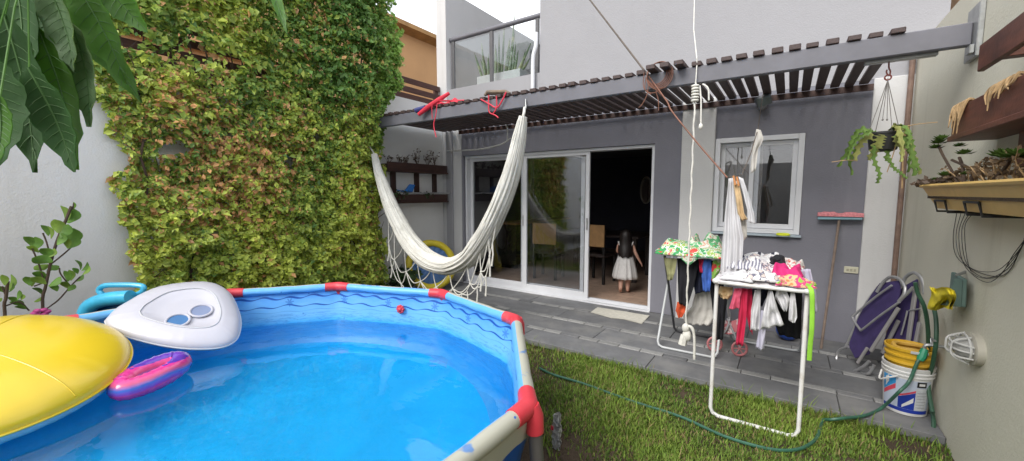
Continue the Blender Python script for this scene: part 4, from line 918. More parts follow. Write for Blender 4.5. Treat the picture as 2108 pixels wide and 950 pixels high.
for nm_, lb_, ct_, mm_, (a_, b_, c_, d_), zz_, hh_, sd_ in (
    ('cloth', 'red and white printed cloth at the back right corner of the white rack', 'cloth', C_RW, (-.06, .12, 3.42, 3.70), .06, .11, 21.3),
    ('cloth', 'small black cloth tucked beside the magenta shirt', 'cloth', C_BLACK, (-.10, .0, 3.36, 3.52), .10, .07, 23.9),
    ('top', 'grey and white striped top in the middle of the white rack', 'top', C_STR, (-.34, -.12, 3.18, 3.42), .075, .10, 27.1),
    ('cloth', 'pale printed cloth bunched along the front bar of the white rack', 'cloth', C_PRINT, (-.22, -.02, 2.95, 3.14), .05, .085, 31.7)):
    single(nm_, heap(a_, b_, c_, d_, RZ+zz_, hh_, sd_), mm_, lb_, ct_, ((a_+b_)/2, (c_+d_)/2, RZ), sharp=180)
GB = 'laundry hanging from the white rack'
def gb(name, label, cat, mat, L, R_, Y, **k): return garment(name, label, cat, mat, L, R_, Y, group=GB, **k)
gb('cloth', 'beige and yellow cloth hanging at the left of the white rack', 'cloth', C_BEIGE, [(1482,590),(1478,604),(1484,614)], [(1508,592),(1508,606),(1500,617)], 3.05, seed=1, kf=2)
gb('shirt', 'pink child\'s top hanging on the white rack', 'top', C_PINK, [(1512,594),(1506,618),(1500,637)], [(1528,595),(1524,612),(1522,636)], 3.02, seed=2, kf=1.5)
gb('trousers', 'crimson leggings hanging longest from the white rack', 'trousers', C_RED, [(1524,594),(1520,650),(1514,710)], [(1540,595),(1537,650),(1530,712)], 3.04, seed=3, kf=1.5)
gb('shirt', 'crimson shirt sleeve beside the leggings on the white rack', 'shirt', C_RED, [(1532,595),(1534,640),(1544,680)], [(1548,595),(1549,640),(1549,690)], 3.07, seed=4, kf=1)
gb('shirt', 'white sleeve-like garment beside the crimson leggings', 'shirt', C_WHITE, [(1554,597),(1546,640),(1545,680)], [(1566,597),(1565,640),(1563,682)], 3.02, seed=5, kf=1.5)
gb('shirt', 'white child\'s top with flared hem hanging mid white rack', 'top', C_WHITE, [(1582,598),(1572,640),(1565,680)], [(1590,598),(1602,640),(1614,668)], 2.985, seed=6, kf=2, fold=.02)
gb('trousers', 'pale blue-white trouser leg hanging below the flared white top', 'trousers', C_LIL, [(1566,640),(1562,680),(1555,718)], [(1578,640),(1576,680),(1573,722)], 3.03, seed=7, kf=1)
gb('shirt', 'small white short-sleeved shirt right of the flared white top', 'shirt', C_WHITE, [(1598,597),(1595,615),(1612,640)], [(1618,598),(1628,620),(1620,642)], 3.0, seed=8, kf=2, fold=.018)
gb('top', 'little white bikini top hanging near the right leg of the white rack', 'top', C_WHITE, [(1628,600),(1624,635),(1623,660),(1630,664)], [(1636,600),(1640,635),(1641,655),(1636,666)], 2.99, seed=9, kf=1)
gb('cloth', 'black cloth hanging deep behind the white shirts', 'cloth', C_BLACK, [(1570,596),(1585,640),(1604,690)], [(1664,598),(1660,640),(1652,700)], 3.42, seed=10, kf=3)
gb('cloth', 'dark navy cloth behind the crimson leggings', 'cloth', C_NAVY, [(1540,595),(1545,615),(1550,640)], [(1580,596),(1576,615),(1570,630)], 3.3, seed=11, kf=2)
gb('cloth', 'long black cloth hanging inside the left leg of the white rack', 'cloth', C_BLACK, [(1474,600),(1476,650),(1474,700)], [(1500,604),(1494,640),(1488,700)], 3.5, seed=15, kf=2)
gb('shirt', 'pale lilac shirt hanging over the right side of the white rack', 'shirt', C_LIL, [(1648,556),(1652,600),(1650,660)], [(1668,554),(1680,600),(1683,640)], 3.25, seed=12, kf=2, fold=.02)
gb('cloth', 'grey cloth hanging lowest at the right side of the white rack', 'cloth', C_GREYC, [(1650,640),(1650,675),(1648,695),(1656,738)], [(1676,650),(1676,680),(1672,700),(1664,720)], 3.28, seed=13, kf=2, fold=.02)
g = MB()
lp_ = [H(x, y, 'Y', Y) for x, y, Y in ((1652,588,3.06),(1662,589,3.0),(1671,600,2.93),(1672,640,2.93),(1671,680,2.93),(1668,710,2.94),(1666,742,2.95))]
cp_ = arc(lp_, 5); g.tube(cp_, [.013]*len(cp_), 8, sq=.5)
single('strap', g, C_LIME, 'lime green strap draped over the front right corner of the white rack', 'strap', cp_[-1])
# --- washing on the line
ws = thing('shirt', 'long white cotton shirt pegged to the clothesline', 'shirt', H(1508, 585, 'Y', 3.2))
part('front', hang([(1500,368),(1492,440),(1486,500),(1482,560),(1481,583)], [(1512,366),(1522,440),(1531,490),(1528,540),(1524,586)], 3.2, nu=22, nv=28, fold=.022, kf=3.5, seed=2), C_WHITE, ws, sharp=180)
part('sleeve', hang([(1520,364),(1530,400),(1540,440),(1541,458)], [(1530,368),(1542,405),(1553,440),(1555,462)], 3.16, nu=8, nv=16, fold=.012, kf=1.2, seed=4), C_WHITE, ws, sharp=180)
part('back', hang([(1508,372),(1512,420),(1520,470),(1526,500)], [(1522,374),(1530,430),(1538,462),(1538,490)], 3.24, nu=8, nv=16, fold=.015, kf=1.5, seed=7), C_OFF, ws, sharp=180)
single('cloth', hang([(1510,378),(1514,410),(1518,440),(1526,455)], [(1522,380),(1528,410),(1532,440),(1540,452)], 3.185, nu=8, nv=12, fold=.012, kf=1.5, seed=9), C_BEIGE, 'small beige print cloth pegged between the folds of the white shirt', 'cloth', H(1525, 455, 'Y', 3.185), sharp=180)
for i, (x, y, lb) in enumerate(((1512, 372, 'orange wooden clothes peg on the line, left of two'), (1519, 374, 'orange wooden clothes peg on the line, right of two'))):
    c = H(x, y, 'Y', 3.175); single('clothes_peg', MB().obox(c, (.006,0,.002), (0,.008,0), (-.008,0,.032)), M('peg_wood', (.5,.22,.08), .7, .2), lb, 'clothes peg', c, False, .002)
sk = thing('sock', 'limp white sock-like cloth hanging above the window', 'cloth', H(1553, 355, 'Y', 3.78))
part('fabric', hang([(1557,266),(1553,285),(1549,305),(1546,330),(1545,358)], [(1566,268),(1572,285),(1568,296),(1561,305),(1556,352)], 3.77, nu=10, nv=20, fold=.012, kf=1, seed=3), C_OFF, sk, sharp=180)
# --- things below the racks
tc_ = thing('toy_pram', 'small pink toy pram with round wheel under the drying racks', 'toy', (-.40, 4.15, 0))
M_TOY = M('dusty_pink_plastic', (.45,.16,.17), .5, .15); M_TOYG = M('grey_toy_tube', (.3,.3,.32), .5, .1)
for x in (-.50, -.30):
    c = Vector((x, 4.05, .072)); w_ = part('wheel', MB().tube([c+Vector((.062*math.cos(a)*.9, .02*math.cos(a), .062*math.sin(a))) for a in [2*math.pi*i/24 for i in range(24)]], .010, 7, closed=True), M_TOY, tc_)
    g = MB()
    for k in range(3): a = math.pi*k/3; d_ = Vector((.056*math.cos(a), .02*math.cos(a), .06*math.sin(a))); g.tube([c-d_, c+d_], .005, 5)
    part('spokes', g, M_TOY, w_)
part('frame', MB().tube(arc([(-.52,4.06,.08),(-.42,4.1,.2),(-.40,4.15,.34),(-.44,4.2,.44)]), .008, 7).tube(arc([(-.30,4.06,.08),(-.36,4.1,.2),(-.42,4.15,.3)]), .008, 7), M_TOYG, tc_)
part('seat', MB().sheet([[Vector((-.52+.2*u/8, 4.12+.1*v/8, .17+.10*math.sin(v/8*math.pi*.9)+.05*(u/8-.5)**2*4)) for u in range(9)] for v in range(9)]).sheet([[Vector((-.52+.2*u/8, 4.12+.1*v/8, .16+.10*math.sin(v/8*math.pi*.9)+.05*(u/8-.5)**2*4)) for u in range(9)] for v in range(9)], True), patt('toy_print', [(0, (.5,.16,.18)), (.5, (.6,.5,.5)), (.6, (.35,.2,.22))], 18), tc_)
hl = thing('play_ball', 'blue and white ball lying below the white drying rack', 'ball', H(1620, 706, 'Z', 0))
bc_ = Vector(hl.location)+Vector((0, .1, .10)); t = NT('ball_blue_white'); x, y, z = t.sep(t.co()); t.color(t.ramp(t.math('ADD', t.math('MULTIPLY', z, 3.0), t.math('MULTIPLY', x, 1.2)), [(0, (.02,.08,.42)), (.33, (.02,.08,.42)), (.36, (.6,.62,.62)), (.7, (.62,.62,.62))])); t.b.inputs['Roughness'].default_value = .35
part('shell', MB().ball(bc_, .10, .10, .10, 24, 16), t.m, hl); part('valve', MB().ball(bc_+Vector((0,-.098,.02)), .008), M_BLACK, hl)
# ================================================================== LEFT WALL SHELF
ls = thing('wall_shelf', 'dark brown two-tier wooden planter shelf on the left white wall', 'shelf', (-4.68, 4.4, 1.30))
fx = XL+.19
part('front_board', MB().box(fx-.025, fx, 3.72, 4.90, 1.775, 1.885), M_DARKWOOD, ls, False, .004)
part('bottom_board', MB().box(XL+.002, fx+.012, 3.72, 4.91, 1.752, 1.774), M_DARKWOOD, ls, False, .003)
part('end_board', MB().box(XL+.002, fx-.026, 4.876, 4.90, 1.775, 1.885), M_DARKWOOD, ls, False, .003)
part('front_board', MB().box(fx-.025, fx, 3.80, 4.90, 1.325, 1.43), M_DARKWOOD, ls, False, .004)
part('bottom_board', MB().box(XL+.002, fx+.012, 3.80, 4.91, 1.302, 1.324), M_DARKWOOD, ls, False, .003)
part('end_board', MB().box(XL+.002, fx-.026, 4.876, 4.90, 1.325, 1.43), M_DARKWOOD, ls, False, .003)
for y in (3.95, 4.40, 4.78): part('post', MB().box(XL+.002, XL+.03, y-.045, y+.045, 1.432, 1.751), M_DARKWOOD, ls, False, .003)
part('soil', MB().box(XL+.005, fx-.027, 3.74, 4.874, 1.776, 1.86), M_SOIL, ls, False)
part('soil', MB().box(XL+.005, fx-.027, 3.82, 4.874, 1.326, 1.405), M_SOIL, ls, False)
single('pipe', MB().tube([(fx-.02, 4.0, 1.447), (fx+.0, 4.96, 1.447)], .014, 8), M_ALURAW, 'grey pipe lying along the lower left wall shelf', 'pipe', (fx, 4.5, 1.43))
single('toy_scoop', MB().prism([(fx-.05, 4.02, 1.462), (fx-.05, 4.18, 1.462), (fx-.02, 4.20, 1.56), (fx-.02, 4.10, 1.57)], (.05,-.02,.01)).tube([(fx-.03,4.05,1.47),(fx-.03,3.9,1.49)], .008, 6), M('blue_plastic', (.02,.17,.55), .4, .1), 'small bright blue plastic scoop on the left wall shelf', 'toy', (fx-.03, 4.1, 1.462))
def sprig(mbS, mbL, base, h, n, sp, leaf, seed, lean=(0,0,0), nl=9):
    rnd = random.Random(seed)
    for k in range(n):
        tip = Vector(base)+Vector((rnd.uniform(-sp, sp)*.6, rnd.uniform(-sp, sp), h*rnd.uniform(.5, 1.1)))+Vector(lean)*rnd.uniform(.4, 1)
        mid = (Vector(base)+tip)/2+Vector((rnd.uniform(-.02,.02), rnd.uniform(-.04,.04), .02)); P = arc([base, mid, tip], 4); mbS.tube(P, [.003*(1-.6*i/len(P)) for i in range(len(P))], 4)
        for q in range(nl):
            s = rnd.uniform(.3, 1); p = P[min(len(P)-1, int(s*len(P)))]; d = Vector((rnd.uniform(-1,1), rnd.uniform(-1,1), rnd.uniform(-.6,.8))).normalized(); sd_ = d.cross(Vector((rnd.uniform(-1,1), 1, rnd.uniform(-1,1)))).normalized(); L = leaf*rnd.uniform(.6, 1.3)
            mbL.add([p, p+d*L*.5+sd_*L*.3, p+d*L, p+d*L*.5-sd_*L*.3], [(0,1,2,3)])
def wallplant(name, label, base_pts, h, sp, leaf, mS, mL, seed, n=5, nl=9, lean=(0,0,0)):
    r_ = thing(name, label, 'plant', base_pts[0]); a, b = MB(), MB()
    for i, q in enumerate(base_pts): sprig(a, b, q, h, n, sp, leaf, seed+i, lean, nl)
    part('stems', a, mS, r_); o = part('leaves', b, mL, r_, False); return r_
M_LRED = leafmat('reddish_leaf', False, .6, .2, (.085,.055,.035)); M_LGRN = leafmat('green_leaf', False, .5, .3, (.16,.27,.06)); M_LDRY = leafmat('dry_leaf', False, .8, .2, (.19,.13,.075)); M_LDARK = leafmat('dark_green_leaf', False, .5, .25, (.05,.09,.035))
wallplant('shelf_plant', 'brownish twiggy plant on the right half of the upper left shelf', [(fx-.09, 4.35, 1.86), (fx-.08, 4.55, 1.86), (fx-.09, 4.7, 1.86)], .24, .10, .028, M_STEM, M_LRED, 4, 8)
wallplant('shelf_plant', 'low dark plant on the left half of the upper left shelf', [(fx-.09, 3.82, 1.86), (fx-.08, 4.0, 1.86), (fx-.09, 4.15, 1.86)], .12, .10, .028, M_STEM, M_LRED, 14, 6)
wallplant('shelf_plant', 'spiky grey-green plant on the lower left shelf beside the blue scoop', [(fx-.08, 3.85, 1.405), (fx-.04, 3.95, 1.405), (fx-.05, 4.5, 1.405)], .13, .16, .05, M_STEM, M_LDARK, 24, 7, 6, (.1,0,-.12))
wallplant('ground_fern', 'dark green plants growing under the left shelf behind the hammock', [(-4.55, 3.75, 0), (-4.5, 3.95, 0), (-4.6, 4.1, 0), (-4.4, 3.85, 0)], .35, .22, .10, M_STEM, M_LDARK, 34, 9, 8)
# ================================================================== PADDED DISC
pdn = Vector((.80, -.55, .22)).normalized(); pdc = Vector((-4.40, 4.33, .375)); pa_ = pdn.cross(Vector((0,0,1))).normalized(); pb_ = pa_.cross(pdn)
pd = thing('padded_disc', 'round yellow-rimmed blue padded disc leaning by the left wall', 'play disc', pdc-Vector((0,0,.37)))
M_DYEL = M('yellow_pvc', (.62,.50,.03), .4, .1, 5); M_DBLUE = M('blue_nylon', (.07,.16,.36), .6, .15, 6, .3, 20)
part('rim', MB().tube([pdc+pa_*.33*math.cos(a)+pb_*.33*math.sin(a) for a in [2*math.pi*i/48 for i in range(48)]], [.052+.002*math.sin(i*1.3) for i in range(48)], 12, closed=True), M_DYEL, pd)
rows = [[pdc+(pa_*math.cos(a)+pb_*math.sin(a))*r_+pdn*(.05*(1-(r_/.31)**2)+.008*math.sin(a*19)*(r_/.31)) for a in [2*math.pi*i/96 for i in range(97)]] for r_ in (.31, .25, .18, .1, .001)]
part('fabric', MB().sheet(rows).sheet([[q-pdn*.06 for q in r] for r in rows], True), M_DBLUE, pd)
# ================================================================== THINGS ON THE PERGOLA
M_REDC = M('red_fabric', (.55,.02,.045), .7, .2, 12, .3, 60); M_REDS = M('red_strap', (.58,.03,.06), .6, .15, 12)
rb_ = thing('folded_umbrella', 'red bundle tied with straps on the left of the pergola', 'umbrella', H(900, 215, 'Y', 3.6))
def hy(x, y, Y=3.47): return H(x, y, 'Y', Y)
part('closed_cover', MB().tube([hy(862,236,3.44), hy(880,222,3.46), hy(905,205,3.5), hy(925,192,3.56)], [.022,.030,.028,.018], 10), M_REDC, rb_)
rows = heap(hy(872,222).x, hy(932,212).x, 3.55, 3.85, 2.475, .10, 3.9); part('fabric_bundle', rows, M_REDC, rb_, sharp=180)
part('loose_straps', MB().tube(arc([hy(905,208), hy(930,208,3.6), hy(965,207,3.6)]), .010, 6).tube(arc([hy(900,214), hy(935,213,3.6), hy(955,210,3.6)]), .008, 6).tube(arc([hy(890,214,3.46), hy(889,228,3.46), hy(890,245,3.47)]), .005, 6).tube(arc([hy(900,214,3.46), hy(897,238,3.46), hy(893,258,3.46), hy(898,283,3.46)]), .006, 6), M_REDS, rb_)
part('blue_sleeve', MB().tube([hy(856,228,3.47), hy(876,222,3.49)], .03, 8), M('dark_blue_nylon', (.03,.04,.16), .6, .2), rb_)
bb = thing('rolled_mat', 'flat brown roll strapped on the pergola above the hammock hook', 'mat', H(1022, 196, 'Y', 3.6))
part('roll', MB().tube([hy(998,197,3.5), hy(1004,191,3.52), hy(1022,191,3.54), hy(1040,190,3.54), hy(1050,193,3.55)], [.02,.036,.038,.034,.02], 12, sq=.7), M('brown_grey_canvas', (.16,.12,.085), .8, .3, 12), bb)
part('straps', MB().tube(arc([hy(990,205), hy(1008,215), hy(1023,222), hy(1035,205), hy(1042,190)]), .008, 6).tube(arc([hy(1006,196), hy(1006,220), hy(1008,232), hy(1020,238), hy(1026,243)]), .007, 6).tube(arc([hy(1022,198), hy(1022,222), hy(1014,236)]), .007, 6), M_REDS, bb)
# ================================================================== WALL FITTINGS ON THE HOUSE
fl = thing('floodlight', 'small grey floodlight on the grey wall above the window', 'lamp', (-.28, 4.98, 2.36))
fc = H(1572, 207, 'Y', 4.86); n_ = Vector((.15, -.75, -.62)).normalized(); a_ = Vector((1, .1, .35)).normalized(); a_ = (a_-n_*a_.dot(n_)).normalized(); b_ = n_.cross(a_)
part('housing', MB().obox(fc, a_*.068, b_*.052, n_*.022), M('lamp_grey', (.12,.13,.14), .5, .1), fl, False, .006)
part('lens', MB().obox(fc+n_*.024, a_*.056, b_*.042, n_*.002), M('lamp_glass', (.16,.19,.19), .15, .1), fl, False)
part('bracket', MB().tube(arc([fc-a_*.07, fc-a_*.07-n_*.05, Vector((fc.x-.02, 4.999, fc.z-.03))]), .007, 6).tube([(fc.x-.02, 4.95, fc.z-.03), (fc.x-.02, 5.0, fc.z-.03)], .045, 14), M('bracket_grey', (.16,.16,.17), .5, .1), fl)
ob = thing('wall_socket', 'cream double socket plate low on the grey wall', 'socket', (.52, 4.99, .72))
part('plate', MB().box(.468, .575, 4.988, 4.9995, .688, .752), M('cream_plastic', (.56,.54,.42), .45, .08), ob, False, .004)
for x in (.495, .521, .548): part('outlet', MB().box(x-.009, x+.009, 4.985, 4.9878, .708, .732), M('cream_insert', (.36,.34,.26), .5, .1), ob, False, .002)
single('frisbee_ring', MB().tube([Vector((-.036+.052*math.cos(a), 4.93+.022*math.sin(a), 1.035+.006*math.sin(a))) for a in [2*math.pi*i/28 for i in range(28)]], .009, 8, closed=True), M('yellow_green_plastic', (.62,.68,.02), .4, .08), 'yellow-green plastic ring on the window ledge', 'ring', (-.036, 4.93, 1.03))
single('junction_box', MB().box(-.695, -.62, 4.93, 4.999, .90, 1.0), M('grey_box_plastic', (.09,.09,.1), .6, .15), 'dark grey box on the wall below the window beside the white pillar', 'box', (-.66, 4.97, .9), False, .012)
br = thing('broom', 'broom with pink brush upturned against the grey wall', 'broom', (.32, 4.72, .002))
bt_ = Vector((.40, 4.935, 1.20)); bf = H(1690, 718, 'Z', .002); hd = (bt_-bf).normalized()
part('handle', MB().tube([bf, bt_], .011, 8), M('worn_wood', (.20,.15,.12), .75, .25, 14), br)
part('brush_bar', MB().obox(bt_+hd*.012, (.165,.0,.004), (0,.028,0), (0,0,.012)), M('pale_blue_plastic', (.22,.40,.47), .5, .1), br, False, .006)
rows = []
for i in range(9):
    v = i/8*math.pi; row = []
    for j in range(41): u = -.17+.34*j/40; row.append(Vector((.40+.003+u, bt_.y-.036*math.cos(v), bt_.z+.03+(.046-.018*math.exp(-(u/.03)**2)+.006*mnoise.noise(Vector((u*40, v, 0)))-.35*abs(u)**2)*math.sin(v)**.7)))
    rows.append(row)
part('bristles', MB().sheet(rows), M('pink_bristle', (.55,.20,.22), .9, .3, 60, .6, 200), br, sharp=180)
single('drain_pipe', MB().tube([(.815, 4.93, .0), (.815, 4.93, 2.62)], .020, 10).tube([(.815,4.93,2.6),(.815,4.99,2.66)], .02, 8), M('rusty_pipe', (.20,.13,.10), .7, .3, 10, .3), 'thin brown vertical pipe in the corner by the cream wall', 'pipe', (.815, 4.93, 0))
# doormat
mt = [H(x, y, 'Z', .006) for x, y in ((1216,643),(1230,633),(1337,650),(1321,667),(1283,657),(1262,656))]
rows = []
for i in range(13):
    v = i/12; a = mt[1].lerp(mt[2], v); b = (mt[0].lerp(mt[5], min(1, v*2.2)) if v < .45 else mt[4].lerp(mt[3], (v-.45)/.55)); rows.append([Vector((q.x, q.y, .006+.006*abs(mnoise.noise(Vector((q.x*9, q.y*9, 1)))))) for q in [a.lerp(b, j/8) for j in range(9)]])
single('doormat', MB().sheet(rows).sheet([[Vector((q.x, q.y, .002)) for q in r] for r in rows], True), M('cream_rug', (.58,.56,.49), .95, .12, 20, .6, 120), 'crumpled cream doormat in front of the open door', 'doormat', (-1.6, 4.65, .002), sharp=180)
# ================================================================== HANGING BASKET
hbY = 3.60
hb = thing('hanging_basket', 'hanging pot with trailing fishbone cactus below the pergola', 'plant', H(1822, 290, 'Y', hbY))
def hq(x, y, d=0): return H(x, y, 'Y', hbY+d)
rimc = hq(1820, 277); pr = .085
part('pot', MB().lathe([(.05, -.11), (.07, -.10), (.085, -.0), (.09, .0), (.09, .012), (.078, .012), (.07, -.02), (.001, -.02)], rimc, 20), M('black_pot', (.018,.018,.018), .55, .2), hb)
ringc = hq(1828, 160); M_WIRE = M('thin_wire', (.16,.15,.14), .5, .2)
part('hook', MB().tube(arc([hq(1830,128,-.02), hq(1830,140), hq(1833,148), hq(1830,156), hq(1825,150), hq(1826,144)]), .0045, 6).tube([ringc+Vector((.016*math.cos(a), 0, .016*math.sin(a))) for a in [2*math.pi*i/16 for i in range(16)]], .005, 6, closed=True), M('rusty_red_hook', (.18,.05,.04), .6, .2), hb)
for a in (.4, 2.0, 3.5, 5.0): part('wire', MB().tube([ringc-Vector((0,0,.016)), rimc+Vector((.088*math.cos(a), .088*math.sin(a), .01))], .0022, 5), M_WIRE, hb)
for x in (1817, 1826): part('wire', MB().tube([ringc, hq(x, 245, -.03)], .002, 5).ball(hq(x, 247, -.03), .006), M_WIRE, hb)
def fishbone(pts, w, mat):
    P = arc(pts, 7); g = MB(); rows = []
    for i, p in enumerate(P):
        t_ = (P[min(i+1, len(P)-1)]-P[max(i-1, 0)]).normalized(); s_ = t_.cross(FW).normalized(); nn_ = s_.cross(t_); k = w*(.45+.75*(i % 3 == 0)-.15*(i % 3 == 1))*(1-.5*(i/len(P))**4); k2 = w*(.45+.75*((i+1) % 3 == 0))*(1-.5*(i/len(P))**4)
        rows.append([p-s_*k+nn_*.004, p+nn_*.007, p+s_*k2+nn_*.004])
    return g.sheet(rows).sheet([[q-nn_*.004 for q in r] for r in rows], True)
M_FISH = leafmat('cactus_leaf', False, .5, .25, (.15,.25,.06)); M_FISHY = leafmat('yellowish_cactus_leaf', False, .5, .25, (.34,.36,.12))
for k, (pp, w, m) in enumerate([([(1800,274),(1778,286),(1764,308),(1750,334)], .018, M_FISH), ([(1796,276),(1772,296),(1760,330)], .020, M_FISHY), ([(1792,272),(1768,284),(1752,308),(1744,330)], .012, M_FISH), ([(1806,278),(1800,304),(1788,330)], .018, M_FISHY), ([(1810,280),(1806,300),(1802,320)], .02, M_FISHY), ([(1800,300),(1800,330),(1811,358),(1806,378)], .014, M_FISH), ([(1833,282),(1830,306),(1824,332)], .018, M_FISH), ([(1828,322),(1840,345),(1854,356),(1868,368)], .011, M_FISH), ([(1846,276),(1866,290),(1878,318),(1884,362)], .020, M_FISH), ([(1850,278),(1872,300),(1884,330),(1892,352)], .016, M_FISH), ([(1842,280),(1850,300),(1862,296)], .014, M_FISHY), ([(1818,278),(1814,290),(1812,306)], .02, M_FISHY), ([(1824,276),(1832,288),(1838,300)], .022, M_FISHY)]):
    part('trailing_stem', fishbone([hq(x, y, -.05-.035*(k % 3)) for x, y in pp], w*1.35, m), m, hb)
rnd_ = random.Random(77)
for k in range(9):
    a0_ = rnd_.uniform(0, 6.28); L_ = rnd_.uniform(.10, .30); o_ = Vector((math.cos(a0_), math.sin(a0_), 0)); s0_ = rimc+o_*.05+Vector((0,0,.01))
    part('trailing_stem', fishbone([s0_, s0_+o_*.07+Vector((0,0,.03)), s0_+o_*.12+Vector((0,0,-L_*.4)), s0_+o_*(.12+rnd_.uniform(0,.05))+Vector((rnd_.uniform(-.03,.03),0,-L_))], rnd_.uniform(.014, .024), None), M_FISH if k % 3 else M_FISHY, hb)
part('dry_stalk', MB().tube(arc([hq(1862,272,-.06), hq(1859,320,-.06), hq(1857,388,-.06)]), [.006]*9+[.004]*8, 5), M_DRY, hb)
part('dry_stalk', MB().tube(arc([hq(1838,272), hq(1862,262), hq(1890,256), hq(1930,252)]), [.004]*12+[.0025]*13, 5), M_DRY, hb)
part('dry_stalk', MB().tube(arc([hq(1765,332,-.05), hq(1745,330,-.05), hq(1712,334,-.05)]), .0025, 5), M_DRY, hb)
part('dry_stalk', MB().tube(arc([hq(1845,295,-.05), hq(1838,320,-.05), hq(1826,355,-.05)]), .003, 5), M_DRY, hb)
# ================================================================== RIGHT WALL: SHELF AND YELLOW TROUGH
rs = thing('wall_shelf', 'red-brown wooden planter shelf on the cream wall at the right edge', 'shelf', (.77, 2.2, 1.75))
part('top_board', MB().box(.685, .71, 1.1, 2.81, 2.005, 2.125), M_SHELFWOOD, rs, False, .004)
part('front_board', MB().box(.685, .71, 1.1, 3.10, 1.745, 1.885), M_SHELFWOOD, rs, False, .004)
part('bottom_board', MB().box(.672, .848, 1.1, 3.10, 1.718, 1.744), M_SHELFWOOD, rs, False, .003)
part('end_board', MB().box(.711, .848, 3.07, 3.095, 1.745, 1.885), M_SHELFWOOD, rs, False, .003)
for y in (2.70, 1.6): part('post', MB().box(.815, .848, y-.045, y+.045, 1.46, 1.717).box(.815, .848, y-.045, y+.045, 1.745, 2.30), M_SHELFWOOD, rs, False, .003)
for y in (2.70, 1.6): part('bracket', MB().box(.7105, .8145, y-.03, y+.03, 2.03, 2.07), M_SHELFWOOD, rs, False, .002)
part('soil', MB().box(.712, .846, 1.12, 3.068, 1.746, 1.86), M_SOIL, rs, False)
dr = thing('dry_roots', 'tan dried roots spilling over the red-brown shelf', 'plant', (.68, 3.0, 1.8)); random.seed(9)
for k in range(26):
    y = 3.09-.012*k if k < 17 else 2.62-.03*(k-17); L = random.uniform(.04, .15)*(1 if k < 12 else .7); P = [Vector((.72, y, 1.885)), Vector((.69, y+random.uniform(-.01,.01), 1.90)), Vector((.676, y+random.uniform(-.015,.015), 1.87)), Vector((.675-random.uniform(0,.012), y+random.uniform(-.03,.03), 1.885-L))]
    part('root', MB().tube(arc(P, 4), [.006, .006, .007, .007, .007, .006, .006, .006, .005, .005, .004, .003, .002], 5), M_DRY, dr)
ty0, ty1 = 1.6, 3.36
yt = thing('window_box', 'yellow plastic trough planter in wire holders on the cream wall', 'planter', (.74, 2.5, 1.36))
M_YPL = M('yellow_planter_plastic', (.60,.40,.13), .5, .12, 4, .1, 20, dirt=(.46,.30,.10), dscale=3)
def trough(ins, z0, z1, zt):
    g = MB(); rows = []
    for z, dx, dy in ((z0, .055, .09), (z1, .0, .0)):
        xa, xb, ya, yb = .635+dx+ins, .842-dx*.3-ins, ty0+dy+ins, ty1-dy-ins; q = .03; rows.append([Vector(p) for p in ((xa+q,ya,z),(xb-q,ya,z),(xb,ya+q,z),(xb,yb-q,z),(xb-q,yb,z),(xa+q,yb,z),(xa,yb-q,z),(xa,ya+q,z),(xa+q,ya,z))])
    return rows
o1, o2 = trough(0, 1.365, 1.49, 0), trough(.012, 1.385, 1.49, 0)
g = MB().sheet(o1).sheet(o2, True).sheet([o1[1], o2[1]]); g.add([p for p in o1[0][:8]], [tuple(range(8))]); part('trough', g, M_YPL, yt)
rimp = [Vector(p) for p in o1[1][:8]]; part('rim', MB().tube(rimp, .011, 6, closed=True), M_YPL, yt)
part('soil', MB().box(.66, .825, ty0+.04, ty1-.05, 1.42, 1.475), M_SOIL, yt, False)
for yc_ in (3.08, 2.62): part('wire_holder', MB().tube([(.8445, yc_+.09, 1.46), (.8445, yc_+.09, 1.352), (.675, yc_+.09, 1.352), (.662, yc_+.09, 1.41), (.662, yc_-.09, 1.41), (.675, yc_-.09, 1.352), (.8445, yc_-.09, 1.352), (.8445, yc_-.09, 1.46)], .006, 6), M('black_wire', (.02,.02,.02), .6, .2), yt)
# succulents
su = thing('succulent', 'leggy green succulents growing in the yellow trough', 'plant', (.74, 2.8, 1.475))
def st_px(pts, Xs, r): return MB().tube(arc([H(x, y, 'X', Xs) for x, y in pts], 5), r, 6)
def rosette(c, r, seed, mat, n=13):
    rnd = random.Random(seed); g = MB()
    for k in range(n):
        a = k*2.4; el = .2+.9*(k/n); d = Vector((math.cos(a)*math.cos(el), math.sin(a)*math.cos(el), math.sin(el))); s_ = d.cross(Vector((0,0,1))).normalized(); L = r*(1.1-.4*k/n); u_ = s_.cross(d)
        g.add([c, c+d*L*.55+s_*L*.30+u_*L*.05, c+d*L+u_*L*.08, c+d*L*.55-s_*L*.30+u_*L*.05, c+d*L*.55-u_*L*.10], [(0,1,2,4),(0,4,2,3),(0,3,2,1)])
    return part('rosette', g, mat, su, sharp=80)
for k, (pts, heads) in enumerate([([(1975,382),(1958,350),(1940,318),(1932,300)], [(1932,296,.045),(1926,306,.04),(1938,288,.045)]), ([(1985,380),(1982,345),(1975,325)], [(1985,318,.04),(1975,302,.03)]), ([(1990,380),(1970,365),(1940,372),(1922,376)], [(1925,372,.03),(1946,362,.04)]), ([(2045,370),(2070,345),(2078,330)], [(2080,325,.055),(2098,322,.05),(2062,322,.05)]), ([(2000,380),(1998,350),(1960,330)], [(1990,360,.03)])]):
    part('stem', st_px(pts, .70, .007), M_STEM, su)
    for i, (x, y, r_) in enumerate(heads): rosette(H(x, y, 'X', .69), r_, k*7+i, M_LGRN)
wallplant('dry_plant', 'tangle of dry brown stalks and leaves in the yellow trough', [(.73, 3.2-.13*k, 1.47) for k in range(9)], .13, .12, .022, M_DRY, M_LDRY, 60, 7, 9)
